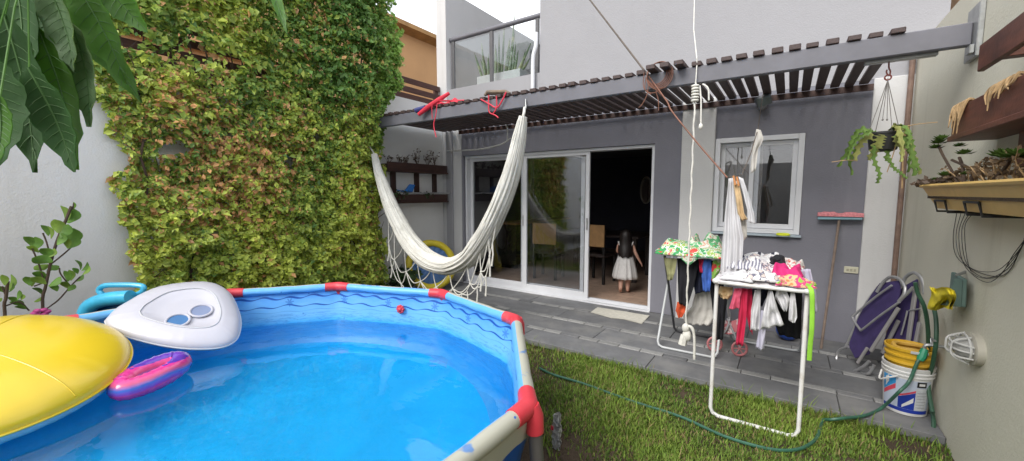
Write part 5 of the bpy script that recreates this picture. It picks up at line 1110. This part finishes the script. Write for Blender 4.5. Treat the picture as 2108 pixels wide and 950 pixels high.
wallplant('dry_plant', 'withered reddish stems drooping at the left end of the yellow trough', [(.70, 3.3, 1.48), (.68, 3.2, 1.48)], .05, .14, .03, M_STEM, M_LRED, 90, 8, 9, (-.03,.05,-.02))
wc_ = thing('wire_coil', 'loose coil of thin black wire hanging below the yellow trough', 'wire', (.84, 2.9, 1.0))
for k in range(5):
    Pp = [(1970+k*9, 436), (1962+k*6, 490-k*5), (1970+k*7, 530+7*k-(k%2)*6), (2012+k*10, 560+(k%3)*11), (2068+k*5, 566-11*k), (2104+k*6, 505-k*9), (2120+6*k, 440)]
    part('loop', MB().tube(arc([H(x, y, 'X', .845-.004*k) for x, y in Pp], 6), .0016, 5), M_BLACK, wc_)
part('hook', MB().tube([(.848, 2.9, 1.34), (.80, 2.9, 1.34)], .004, 6), M_GALV, wc_)
# bulkhead lamp
bl = thing('bulkhead_lamp', 'oval bulkhead lamp with white wire guard low on the cream wall', 'lamp', (.84, 3.05, .62))
lc = H(1985, 716, 'X', .80); lc = Vector((XR, lc.y, lc.z)); mrot = Matrix(((0,0,-1),(0,1,0),(1,0,0)))
def oval(r1, r2, dx, n=28): return [lc+Vector((-dx, r1*math.cos(a), r2*math.sin(a))) for a in [2*math.pi*i/n for i in range(n)]]
part('base', MB().sheet([oval(.112,.082,0)+oval(.112,.082,0)[:1], oval(.112,.082,.03)+oval(.112,.082,.03)[:1], oval(.098,.068,.036)+oval(.098,.068,.036)[:1], oval(.001,.001,.036)+oval(.001,.001,.036)[:1]]), M('lamp_base_cream', (.46,.44,.37), .5, .1), bl)
dome = [oval(.09*math.cos(q), .06*math.cos(q), .036+.06*math.sin(q)) for q in (0, .35, .7, 1.05, 1.35, 1.55)]
part('glass', MB().sheet([r+r[:1] for r in dome]), M('frosted_ribbed_glass', (.36,.36,.34), .2, .2, 40, .4, 60), bl)
g = MB().tube(oval(.10,.07,.05), .005, 6, closed=True)
for k in (-1, 0, 1): g.tube(arc([lc+Vector((-.04, -.1, .03*k)), lc+Vector((-.085, -.07, .034*k)), lc+Vector((-.103, 0, .03*k)), lc+Vector((-.085, .07, .034*k)), lc+Vector((-.04, .1, .03*k))], 4), .0045, 5)
for k in (-.5, .5): g.tube(arc([lc+Vector((-.04, .1*k, -.07)), lc+Vector((-.10, .09*k, -.04)), lc+Vector((-.109, .085*k, 0)), lc+Vector((-.10, .09*k, .04)), lc+Vector((-.04, .1*k, .07))], 4), .0045, 5)
part('wire_guard', g, M('white_wire', (.55,.55,.53), .45, .1), bl)
# dustpan and yellow cloth
dp = thing('dustpan', 'grey-green plastic dustpan hung on the cream wall', 'dustpan', H(1965, 630, 'X', .83))
qd = [H(x, y, 'X', .80) for x, y in ((1950,630),(1978,632),(1981,575),(1958,560))]
part('pan', MB().prism(qd, (.02,0,0)), M('grey_green_plastic', (.11,.18,.16), .5, .12), dp, False, .004)
part('side_lip', MB().prism([qd[0], qd[1], qd[1]+Vector((-.06,0,.0)), qd[0]+Vector((-.06,0,.0))], (0,0,.008)).prism([qd[1]+Vector((0,.004,.0)), qd[2], qd[2]+Vector((-.03,0,0)), qd[1]+Vector((-.06,0,0))], (0,-.006,0)), M('grey_green_lip', (.09,.15,.135), .5, .12), dp, False)
part('hang_tab', MB().tube([qd[3].lerp(qd[2], .5), Vector((XR, qd[3].y-.03, qd[3].z+.01))], .008, 6), M_GALV, dp)
yl = MB(); rows = []
for i in range(13):
    row = []
    for j in range(13):
        u, v = j/12, i/12; x = 1913+45*u+4*math.sin(v*5); y = 590+46*v+6*u*(1-v)+3*math.sin(u*7); row.append(H(x, y, 'X', .72+.014*math.sin(u*6+v*4)+.02*mnoise.noise(Vector((u*4, v*4, 2)))+.02*v))
    rows.append(row)
single('cleaning_cloth', MB().sheet(rows).sheet([[q+Vector((.012,0,0)) for q in r] for r in rows], True), M('bright_yellow_cloth', (.70,.58,.02), .85, .12, 20, .4, 120), 'bright yellow cleaning cloth over the tap hose beside the dustpan', 'cloth', H(1935, 636, 'X', .75), sharp=180)
# ================================================================== HOSE, TAP
M_HOSE = M('green_hose', (.035,.115,.075), .4, .2, 10); M_HOSE2 = M('dark_green_hose', (.03,.085,.05), .45, .2, 10)
tp_ = thing('garden_tap', 'small metal wall tap low on the cream wall behind the bucket', 'tap', (.82, 3.75, .40))
tpp = H(1903, 728, 'X', .76)
part('spout', MB().tube(arc([(XR, tpp.y+.0, tpp.z+.06), tpp+Vector((.03,0,.06)), tpp+Vector((0,0,.05)), tpp+Vector((0,0,.0))]), .010, 8), M_GALV, tp_)
part('lever', MB().tube([tpp+Vector((.03,0,.06)), tpp+Vector((.03,.02,.10)), tpp+Vector((.03,-.06,.105))], .006, 6), M_GALV, tp_)
hs = thing('garden_hose', 'green garden hose running from the tap across the lawn', 'hose', H(1490, 900, 'Z', GZ))
hz = GZ+.022
pts = [tpp+Vector((-.0,0,.01)), tpp+Vector((-.035,-.03,-.06)), H(1872,785,'Y',3.50), H(1850,808,'Y',3.44)]+[H(x, y, 'Z', .016) for x, y in ((1815,840),(1780,856))]+[H(1740,861,'Z',.014), H(1712,864,'Z',-.005)]+[H(x, y, 'Z', hz) for x, y in ((1694,866),(1688,885),(1676,908),(1640,926),(1580,924),(1490,898),(1400,858),(1300,826),(1200,790),(1140,772))]+[H(1110,758,'Z',GZ+.02)]
part('hose', MB().tube(arc(pts, 7), .0098, 8), M_HOSE, hs)
part('connector', MB().tube([tpp+Vector((.0,0,.03)), tpp+Vector((-.012,-.01,-.02)), tpp+Vector((-.022,-.02,-.045))], [.018,.024,.017], 10), M('green_plastic', (.02,.24,.13), .4, .1), hs)
h2 = thing('garden_hose', 'dark green hose looped vertically on the cream wall beside the bucket', 'hose', H(1915, 900, 'X', .8))
part('hose', MB().tube(arc([H(x, y, 'X', X) for x, y, X in ((1884,582,.70),(1890,605,.72),(1902,630,.75),(1909,665,.78),(1911,705,.80),(1908,745,.81),(1908,790,.815))]+[H(x, y, 'X', X) for x, y, X in ((1915,830,.82),(1922,868,.82),(1918,905,.80),(1912,945,.78),(1908,985,.74))], 6), .0115, 8), M_HOSE2, h2)
part('return_hose', MB().tube(arc([H(x, y, 'X', .80) for x, y in ((1921,628),(1927,660),(1927,705),(1920,750),(1912,778),(1912,805),(1920,850))], 6), .0115, 8), M_HOSE2, h2)
# ================================================================== BUCKETS
bkc = Vector((.712, 3.66, .001)); va = math.atan2(-bkc.y, -bkc.x)
wb_ = thing('bucket', 'white paint bucket with blue printed label by the cream wall', 'bucket', bkc)
M_BW = M('white_bucket', (.66,.66,.66), .4, .06, 6, dirt=(.5,.48,.44), dscale=6)
def br_(z): return .108+.018*z/.30
part('body', MB().lathe([(.104, 0), (.108, .004), (br_(.26), .26), (br_(.26)+.007, .262), (br_(.26)+.007, .270), (br_(.28), .272), (br_(.28)+.008, .285), (br_(.28)+.008, .293), (br_(.29), .296), (br_(.3)+.006, .312), (br_(.3)+.006, .325), (br_(.3)-.004, .325), (.105, .05), (.001, .05)], bkc, 40), M_BW, wb_)
def band(u0, u1, fz0, fz1, mat, name, n=10, pr=.0015):
    rows = []
    for zz in (0, .5, 1):
        row = []
        for i in range(n+1):
            u = u0+(u1-u0)*i/n; z = fz0(u)+(fz1(u)-fz0(u))*zz; a = va+u; r_ = br_(z)+pr; row.append(bkc+Vector((r_*math.cos(a), r_*math.sin(a), z)))
        rows.append(row)
    return part(name, MB().sheet(rows), mat, wb_)
c_ = lambda v: (lambda u: v)
M_PB = M('print_dark_blue', (.012,.035,.30), .4, .1); M_PC = M('print_cyan', (.03,.26,.58), .4, .1); M_PR = M('print_red', (.58,.06,.10), .4, .1); M_PP = M('print_pale', (.50,.52,.55), .45, .12, 60); M_PBL = M('print_black', (.012,.012,.012), .4, .1); M_PG = M('print_pale_blue', (.46,.52,.64), .4, .08)
band(-1.15, 1.15, c_(.035), c_(.245), M_PG, 'label_ground', 24, .0008)
band(-1.15, 1.15, c_(.022), c_(.045), M_PB, 'label_strip', 24)
band(-1.1, -.42, lambda u: .13+.11*(u+1.1), lambda u: .245, M_PC, 'label_stripe')
band(-1.1, -.42, lambda u: .10+.10*(u+1.1), lambda u: .127+.11*(u+1.1), M_PR, 'label_stripe')
band(-.95, -.75, lambda u: .16+.2*(u+.95), lambda u: .225+.1*(u+.95), M_BW, 'label_swoosh', 6, .0022)
band(-.30, .42, lambda u: .046, lambda u: .12+.065*(u+.30), M_PB, 'label_stripe')
band(-.30, .42, lambda u: .122+.065*(u+.30), lambda u: .134+.068*(u+.30), M_PR, 'label_stripe')
band(-.12, .34, lambda u: .052+.10*(u+.12), lambda u: .070+.135*(u+.12), M_BW, 'label_swoosh', 8, .0024)
band(.40, .98, c_(.048), c_(.20), M_PP, 'label_panel', 8, .0026)
band(.42, .84, c_(.205), c_(.242), M_PBL, 'label_panel', 8, .0026)
band(.50, .76, c_(.216), c_(.232), M_BW, 'label_mark', 6, .0034)
for k in range(6): band(.46, .92-.05*(k % 2), c_(.066+.020*k), c_(.069+.020*k), M('print_grey%d' % k, (.25,.26,.28), .5, .1), 'label_line', 5, .0034)
part('handle', MB().tube(arc([bkc+Vector((.132*math.cos(va-1.25), .132*math.sin(va-1.25), .25)), bkc+Vector((.155*math.cos(va-1.0), .155*math.sin(va-1.0), .20)), bkc+Vector((.15*math.cos(va-.6), .15*math.sin(va-.6), .235)), bkc+Vector((.142*math.cos(va-.3), .142*math.sin(va-.3), .262))]), .006, 6), M_BW, wb_)
yb_ = thing('bucket', 'yellow bucket nested in the top of the white paint bucket', 'bucket', bkc+Vector((0,0,.27)))
part('body', MB().lathe([(.098, .30), (.113, .335), (.122, .34), (.120, .352), (.114, .356), (.115, .378), (.124, .382), (.124, .394), (.116, .398), (.117, .418), (.127, .424), (.127, .44), (.12, .442), (.112, .40), (.095, .31), (.001, .31)], bkc, 36), M('ochre_bucket', (.60,.36,.025), .42, .1, 6, dirt=(.5,.3,.05), dscale=6), yb_)
part('sticker', MB().sheet([[bkc+Vector(((.1295)*math.cos(va+u), .1295*math.sin(va+u), z)) for u in np.linspace(.05, .75, 10)] for z in (.424, .441)]), M_PP, yb_)
part('rope_coil', MB().tube([bkc+Vector((.08*math.cos(a), .08*math.sin(a), .43+.004*math.sin(3*a))) for a in [2*math.pi*i/24 for i in range(24)]], .014, 7, closed=True), M('ochre_cord', (.5,.30,.05), .7, .2), yb_)
# ================================================================== FOLDED DECK CHAIRS
M_PURP = M('purple_canvas', (.040,.026,.105), .8, .2, 14, .4, 160); M_GREYP = M('grey_plastic_rail', (.26,.25,.25), .5, .12)
def deck(label, base, up, poly, tubes, flats, seed):
    b0 = Vector((.50, 4.36, 0)); bd = Vector((.17, -.35, 0)).normalized(); n = bd.cross(Vector(up)).normalized(); o = Vector(base)
    r_ = thing('deck_chair', label, 'chair', (o.x, o.y, .0))
    q = lambda x, y, d=0: HP(x, y, o+n*d, n)
    Lp, Rp = poly; rows = []
    for i in range(13):
        s = i/12; a = (np.interp(s, np.linspace(0,1,len(Lp)), [p[0] for p in Lp]), np.interp(s, np.linspace(0,1,len(Lp)), [p[1] for p in Lp])); b = (np.interp(s, np.linspace(0,1,len(Rp)), [p[0] for p in Rp]), np.interp(s, np.linspace(0,1,len(Rp)), [p[1] for p in Rp]))
        rows.append([q(a[0]+(b[0]-a[0])*j/8, a[1]+(b[1]-a[1])*j/8, .012*math.sin(s*5+seed)*math.sin(j/8*math.pi)) for j in range(9)])
    part('canvas', MB().sheet(rows).sheet([[p+n*.006 for p in r] for r in rows], True), M_PURP, r_, sharp=180)
    for pts, r, d in tubes: part('tube_frame', MB().tube(arc([q(x, y, d) for x, y in pts], 6), r, 9), M_ALURAW, r_)
    for (a, b, w, d) in flats: part('side_rail', MB().bar(q(*a, d), q(*b, d), w, .016, n), M_GREYP, r_, False, .003)
    return r_
sg = -1 if (Vector((.17,-.35,0)).cross(Vector((.24,.10,1)))).dot(CAM-Vector((.5,4.36,0))) > 0 else 1   # d grows away from the viewer
deck('front purple canvas deck chair folded against the corner', (.50, 4.36, 0), (.24, .10, 1), ([(1812,584),(1790,615),(1768,655),(1756,690),(1748,712),(1762,738)], [(1852,578),(1856,600),(1846,630),(1818,678),(1796,716),(1790,730)]),
     [([(1805,602),(1818,582),(1832,571),(1850,574),(1862,590),(1861,606),(1850,622)], .012, -.03*sg), ([(1836,588),(1800,614),(1760,648),(1756,656),(1770,678),(1776,678),(1812,650),(1852,622)], .009, -.045*sg), ([(1746,714),(1728,722),(1722,740),(1732,758),(1752,766),(1776,756),(1790,744)], .012, -.03*sg), ([(1850,622),(1868,604),(1880,592)], .011, -.02*sg), ([(1740,716),(1752,690),(1780,630),(1808,590)], .009, .01*sg), ([(1762,762),(1775,770),(1790,768),(1800,752)], .012, .0)],
     [((1792,724),(1850,634),.028,-.03*sg), ((1765,748),(1786,716),.022,-.03*sg)], 1)
deck('rear purple canvas deck chair folded behind the front one', (.60, 4.42, 0), (.16, .06, 1), ([(1858,592),(1850,620),(1836,660),(1822,700),(1815,730)], [(1890,575),(1893,610),(1890,660),(1884,700),(1880,730)]),
     [([(1856,592),(1864,572),(1880,562),(1894,570),(1902,588),(1903,606)], .012, -.02*sg), ([(1855,690),(1862,665),(1868,640)], .006, -.03*sg), ([(1792,756),(1800,772),(1815,768),(1822,740)], .012, 0), ([(1872,640),(1895,636)], .006, -.03*sg)],
     [((1886,588),(1866,728),.032,-.02*sg), ((1850,660),(1816,728),.026,-.03*sg), ((1893,664),(1880,730),.024,-.04*sg), ((1838,640),(1800,700),.022,-.02*sg)], 2)
# ================================================================== SMALL SHRUB BY THE LEFT WALL, BAG, FLOWER
M_SHR = leafmat('round_leaf', False, .5, .4, (.15,.30,.055), .35); M_SHR2 = leafmat('round_leaf_light', False, .5, .4, (.24,.38,.07), .35)
sX = -4.30
def sh(x, y, d=0): return H(x, y, 'X', sX+d)
def roundleaf(base, tip, wpx, seed):
    p, q = base, tip; ax = q-p; t_ = ax.normalized(); s_ = t_.cross(FW).normalized(); rnd = random.Random(seed); s_ = (s_+FW*rnd.uniform(-.6,.6)).normalized(); nn_ = s_.cross(t_); W = ax.length*wpx; rows = []
    for i in range(8): s = i/7; w = max(.001, W*(math.sin(math.pi*min(1, s**1.25*.97+.02)))**.7); c = p+ax*s+nn_*.1*ax.length*math.sin(s*3); rows.append([c-s_*w+nn_*w*.25, c, c+s_*w+nn_*w*.25])
    return MB().sheet(rows).sheet([[z-nn_*.002 for z in r] for r in rows], True)
def shrub(label, trunk, branches, leaves, name='shrub'):
    r_ = thing(name, label, 'shrub', Vector((sX, sh(*trunk[0]).y, GZ)))
    b0 = sh(*trunk[0]); part('trunk', MB().tube(arc([Vector((sX, b0.y, GZ)), b0]+[sh(*p) for p in trunk[1:]], 4), .009, 7), M_STEM, r_)
    for b in branches: part('branch', MB().tube(arc([sh(*p) for p in b], 4), .005, 5), M_STEM, r_)
    for i, (a, b, w) in enumerate(leaves): part('leaf', roundleaf(sh(*a, (i % 5-2)*.03), sh(*b, (i % 5-2)*.03), w, i), M_SHR if i % 3 else M_SHR2, r_, sharp=80)
lv = [((135,460),(124,424),.42),((140,460),(152,430),.42),((150,432),(151,416),.4),((120,480),(112,452),.42),((125,490),(140,462),.34),((100,486),(84,464),.36),((105,492),(98,466),.3),((145,505),(150,470),.42),((140,512),(160,488),.36),((140,512),(130,490),.36),((70,510),(48,488),.42),((74,514),(72,488),.42),((80,520),(54,508),.3),((105,530),(84,512),.44),((108,540),(66,532),.38),((100,545),(70,556),.36),((100,555),(122,548),.4),((98,575),(66,562),.34),((95,585),(62,572),.3),((100,590),(125,570),.36),((90,610),(66,594),.42),((92,608),(70,622),.25),((166,556),(154,536),.42),((168,558),(180,540),.42),((170,566),(184,548),.3),((160,564),(150,552),.36),((155,580),(172,566),.34),((142,595),(122,582),.44),((140,600),(154,586),.34),((140,580),(132,558),.4),((146,578),(142,556),.36),((118,600),(106,586),.36),((62,588),(52,570),.4),((100,530),(112,512),.4),((118,505),(128,480),.4),((96,560),(108,545),.36),((66,590),(58,572),.36)]
shrub('round-leaved green shrub against the white wall behind the yellow float', [(88,640),(94,590),(106,535),(120,490),(135,455),(147,425)], [[(94,592),(80,545),(66,512)],[(106,538),(96,500),(88,480)],[(104,545),(135,520),(165,492)],[(90,640),(120,618),(145,590),(165,570)],[(145,590),(125,565),(122,552)],[(96,580),(70,590)],[(150,432),(152,418)]], lv)
lv2 = [((14,600),(22,565),.4),((8,602),(-6,590),.4),((18,602),(26,582),.36),((10,588),(4,566),.3),((36,618),(40,598),.2),((20,622),(50,628),.3),((4,614),(-10,622),.4),((34,624),(18,612),.36),((30,632),(55,636),.3),((44,618),(46,606),.4)]
shrub('smaller round-leaved shrub at the left edge above the yellow float', [(10,650),(12,615),(16,580)], [[(12,630),(40,622),(60,640)],[(12,610),(4,590)]], lv2)
g = MB(); fcx = sh(84, 644)
for k in range(6): a = 2*math.pi*k/6; g.ball(fcx+Vector((0, .03*math.cos(a), .018*math.sin(a))), .02, .022, .016, 8, 6)
fw_ = thing('flower', 'pink flower at the foot of the round-leaved shrub', 'flower', Vector((sX, fcx.y, GZ))); part('petals', g, M('pink_petal', (.55,.08,.28), .6, .2), fw_); part('stem', MB().tube([(sX, fcx.y, GZ), fcx], .005, 5), M_STEM, fw_)
bgp = H(1127, 945, 'Z', GZ); rows = []
for i in range(21):
    v = i/20; row = []
    for j in range(13):
        u = j/12-.5; row.append(bgp+Vector((.055*u*(1-.25*v)+.012*mnoise.noise(Vector((u*5, v*9, 1))), .10+.0*v+.022*mnoise.noise(Vector((u*8, v*11, 4))), .003+.215*v*(1-.10*abs(u))+.006*mnoise.noise(Vector((u*9, 3, 8))))))
    rows.append(row)
bg_ = thing('plastic_bag', 'flat crumpled white plastic bag standing beside the near pool leg', 'bag', bgp); part('film', MB().sheet(rows).sheet([[q+Vector((0, .012+.03*math.sin(math.pi*j/12),0)) for j, q in enumerate(r)] for r in rows], True), M('white_film', (.46,.46,.45), .45, .06, 8), bg_, sharp=180); part('red_print', MB().obox(rows[13][2]+Vector((0,-.012,0)), (.008,0,0), (0,.002,0), (0,0,.012)), M_RED, bg_, False)
# ================================================================== ROOM
M_TABLE = M('dark_table_wood', (.035,.025,.022), .4, .2, 6); M_CBACK = M('tan_chair_back', (.46,.26,.11), .6, .2, 8); M_CLEG = M('black_chair_leg', (.015,.013,.013), .5, .2)
tb = thing('dining_table', 'dark dining table inside the room behind the glass', 'table', (-2.75, 6.9, 0))
part('top', MB().box(-3.5, -1.95, 6.45, 7.35, .72, .76), M_TABLE, tb, False, .006)
for x in (-3.42, -2.03):
    for y in (6.53, 7.27): part('leg', MB().box(x-.035, x+.035, y-.035, y+.035, 0, .719), M_TABLE, tb, False, .004)
def chair(loc, rz, label):
    r_ = thing('dining_chair', label, 'chair', (0,0,0)); w = .21
    part('seat', MB().box(-w, w, -.21, .21, .43, .48), M_TABLE, r_, False, .01)
    for x in (-w+.02, w-.02):
        part('leg', MB().box(x-.02, x+.02, -.205, -.165, 0, .43), M_CLEG, r_, False, .003)
        part('leg', MB().box(x-.02, x+.02, .165, .205, 0, .43), M_CLEG, r_, False, .003)
    part('backrest', MB().box(-w, w, -.235, -.211, .60, .95), M_CBACK, r_, False, .006, label='tan wooden backrest')
    for x in (-w+.02, w-.02): part('back_post', MB().box(x-.02, x+.02, -.21, -.17, .481, .94), M_CLEG, r_, False, .003)
    r_.location = loc; r_.rotation_euler = (0, 0, rz); return r_
chair((-3.38, 6.12, 0), .12, 'dining chair with tan back seen through the middle glass panel')
chair((-2.55, 6.3, 0), -.1, 'dining chair left of the girl in the open doorway')
mi = thing('wall_mirror', 'small oval mirror with pale frame on the dark back wall of the room', 'mirror', (-2.9, 10.29, 1.3))
mc = H(1330, 392, 'Y', 10.27)
part('frame', MB().tube([mc+Vector((.13*math.cos(a), 0, .32*math.sin(a))) for a in [2*math.pi*i/32 for i in range(32)]], .022, 8, closed=True), M('pale_frame', (.5,.47,.4), .4, .1), mi)
t = NT('mirror_glass'); t.color((.8,.8,.8)); t.b.inputs['Metallic'].default_value = 1; t.b.inputs['Roughness'].default_value = .03
part('glass', MB().prism([mc+Vector((.125*math.cos(a), .005, .315*math.sin(a))) for a in [2*math.pi*i/32 for i in range(32)]], (0,.01,0)), t.m, mi, False)
cb = thing('cabinet', 'dark low cabinet against the left wall of the room', 'cabinet', (-4.4, 7.6, 0)); part('body', MB().box(-4.69, -4.25, 6.4, 8.6, .08, .85), M_TABLE, cb, False, .006); part('top', MB().box(-4.695, -4.22, 6.38, 8.62, .851, .885), M_CBACK, cb, False, .004)
for y in (6.94, 7.5, 8.06): part('door', MB().box(-4.249, -4.235, y-.26, y+.26, .12, .82), M_CLEG, cb, False, .003)
for y in (6.5, 8.5): part('plinth', MB().box(-4.65, -4.3, y-.05, y+.05, 0, .079), M_CLEG, cb, False)
# ================================================================== GIRL IN THE DOORWAY
def girl():
    base = Vector((-1.93, 5.78, 0)); f = Vector((-.30, .954, 0)).normalized(); r = Vector((f.y, -f.x, 0)); z = Vector((0,0,1))
    root = thing('person', 'small girl in a white sleeveless dress walking barefoot into the room', 'person', base)
    SCL = .93
    L = lambda a, b, c: (r*a+f*b+z*c)*SCL
    J = {}; E_ = []; Rr = {}
    def j(n, p, rad, par=None):
        J[n] = (len(J), L(*p)); Rr[n] = rad
        if par: E_.append((J[par][0], J[n][0]))
    j('pelvis', (0,0,.50), (.085,.07)); j('waist', (0,0,.60), (.078,.062), 'pelvis'); j('chest', (0,.005,.70), (.088,.066), 'waist'); j('neck0', (0,.0,.785), (.045,.042), 'chest'); j('neck', (0,.005,.815), (.034,.034), 'neck0'); j('jaw', (0,.015,.85), (.058,.066), 'neck'); j('head', (0,.005,.905), (.073,.083), 'jaw'); j('crown', (0,-.005,.955), (.055,.062), 'head')
    for s, n in ((1, 'r'), (-1, 'l')):
        j('hip'+n, (.045*s, 0, .46), .062, 'pelvis')
        if n == 'r': kn, an, hl, bl, to = (.048,.015,.27), (.045,-.01,.055), (.045,-.03,.028), (.052,.05,.022), (.056,.095,.016)
        else: kn, an, hl, bl, to = (-.055,.0,.27), (-.06,-.085,.085), (-.06,-.115,.075), (-.062,-.045,.03), (-.064,-.01,.014)
        j('knee'+n, kn, .045, 'hip'+n); j('calf'+n, tuple(.55*a+.45*b for a, b in zip(kn, an)), .042, 'knee'+n); j('ank'+n, an, .026, 'calf'+n); j('heel'+n, hl, .024, 'ank'+n); j('ball'+n, bl, (.03,.018), 'ank'+n); j('toe'+n, to, (.024,.012), 'ball'+n)
        j('sho'+n, (.10*s, 0, .755), .036, 'neck0')
        if n == 'r': el, wr, pm = (.155,-.005,.625), (.215,.03,.505), (.238,.045,.465)
        else: el, wr, pm = (-.125,.06,.64), (-.07,.15,.60), (-.04,.18,.60)
        j('elb'+n, el, .027, 'sho'+n); j('fore'+n, tuple(.6*a+.4*b for a, b in zip(el, wr)), .026, 'elb'+n); j('wri'+n, wr, .017, 'fore'+n); j('palm'+n, pm, (.022,.013), 'wri'+n)
        d = Vector(pm)-Vector(wr); d.normalize(); sd_ = Vector((0, 1, 0))
        for k, (o, ln_) in enumerate(((-.020,.040),(-.007,.047),(.007,.044),(.020,.036))):
            q = Vector(pm)+d*.016+sd_*o; j('f%d%s' % (k, n), tuple(q), .0065, 'palm'+n); q2 = q+d*ln_*.55+Vector((-.004*s,0,0)); j('g%d%s' % (k, n), tuple(q2), .006, 'f%d%s' % (k, n)); q3 = q2+d*ln_*.45+Vector((-.010*s,0,0)); j('h%d%s' % (k, n), tuple(q3), .0048, 'g%d%s' % (k, n))
        q = Vector(wr)+d*.018+sd_*.022; j('t0'+n, tuple(q), .0075, 'wri'+n); j('t1'+n, tuple(q+d*.022+sd_*.014), .0065, 't0'+n)
    me = bpy.data.meshes.new('body'); me.from_pydata([p for _, p in J.values()], E_, [])
    o = link('body', me, root); OFF[o.name] = base
    sm = o.modifiers.new('skin', 'SKIN'); lay = me.skin_vertices[0].data
    for n, (i, p) in J.items():
        rr = Rr[n]; rr = rr if isinstance(rr, tuple) else (rr, rr); lay[i].radius = (rr[0]*SCL, rr[1]*SCL); lay[i].use_root = (n == 'pelvis')
    sm.use_smooth_shade = True; ss = o.modifiers.new('sub', 'SUBSURF'); ss.levels = 2; ss.render_levels = 2
    me.materials.append(M('skin', (.52,.30,.22), .55, .08, 10, sss=.1))
    w = lambda a, b, c: base+L(a, b, c)
    # dress
    def ringd(zc, rx, ry, k, n=72, y0=0): return [w(rx*(1+k*math.sin(an*11)+k*.6*math.sin(an*17+1))*math.cos(an), y0+ry*(1+k*math.sin(an*11)+k*.6*math.sin(an*17+1))*math.sin(an), zc+k*.04*math.sin(an*5)) for an in [2*math.pi*i/n for i in range(n+1)]]
    rows = [ringd(.755,.098,.072,.0), ringd(.72,.106,.082,.0), ringd(.66,.098,.080,.005), ringd(.60,.104,.088,.015), ringd(.53,.125,.108,.03), ringd(.45,.146,.128,.045), ringd(.37,.166,.146,.055), ringd(.28,.182,.160,.06), ringd(.235,.186,.164,.06), ringd(.234,.180,.158,.06), ringd(.32,.164,.144,.05)]
    part('dress', MB().sheet(rows), M('white_dress_cotton', (.66,.65,.64), .85, .08, 25, .3, 90, trans=.1), root, sharp=180)
    for s in (1, -1): part('shoulder_frill', MB().tube(arc([w(.075*s,-.055,.735), w(.10*s,-.035,.785), w(.105*s,0,.80), w(.10*s,.035,.785), w(.075*s,.055,.735)]), [.012+.003*(i % 2) for i in range(33)], 8, sq=.6), M('dress_frill', (.64,.63,.62), .85, .1), root)
    # hair: cap and long back fall
    g = MB(); NN = 40; rows = []
    for zc, rx, ryb, ryf, off in ((1.0,.012,.012,.012,-.01),(.985,.045,.05,.04,-.01),(.955,.074,.082,.062,-.008),(.91,.088,.097,.055,-.006),(.86,.088,.095,.03,-.008),(.80,.098,.085,-.012,-.012),(.74,.112,.09,-.03,-.016),(.68,.112,.104,-.05,-.018),(.62,.108,.112,-.065,-.018),(.575,.098,.112,-.075,-.016)):
        row = []
        for i in range(NN+1):
            an = math.pi*2*i/NN; sy = math.sin(an); yy = ryf*sy if sy > 0 else ryb*sy; rip = 1+.02*math.sin(an*15+zc*9); row.append(w(rx*math.cos(an)*rip, off+yy*rip, zc+.012*math.sin(an*7)*(zc < .7)))
        rows.append(row)
    part('hair', g.sheet(rows), M('dark_brown_hair', (.012,.008,.007), .5, .4, 30, .5, 90, sc3=(20, 20, 1)), root)
    for s in (1, -1): part('eye', MB().ball(w(.028*s, .082, .895), .010, .006, .008, 10, 7), M('eye%d' % s, (.03,.02,.02), .2, .1), root); part('ear', MB().ball(w(.074*s, .0, .885), .010, .016, .022, 8, 6), MATS['skin'], root)
    part('nose', MB().ball(w(0, .092, .875), .010, .012, .013, 8, 6), MATS['skin'], root); part('mouth', MB().ball(w(0, .083, .852), .018, .006, .005, 8, 6), M('lip', (.42,.14,.12), .5, .1), root)
girl()
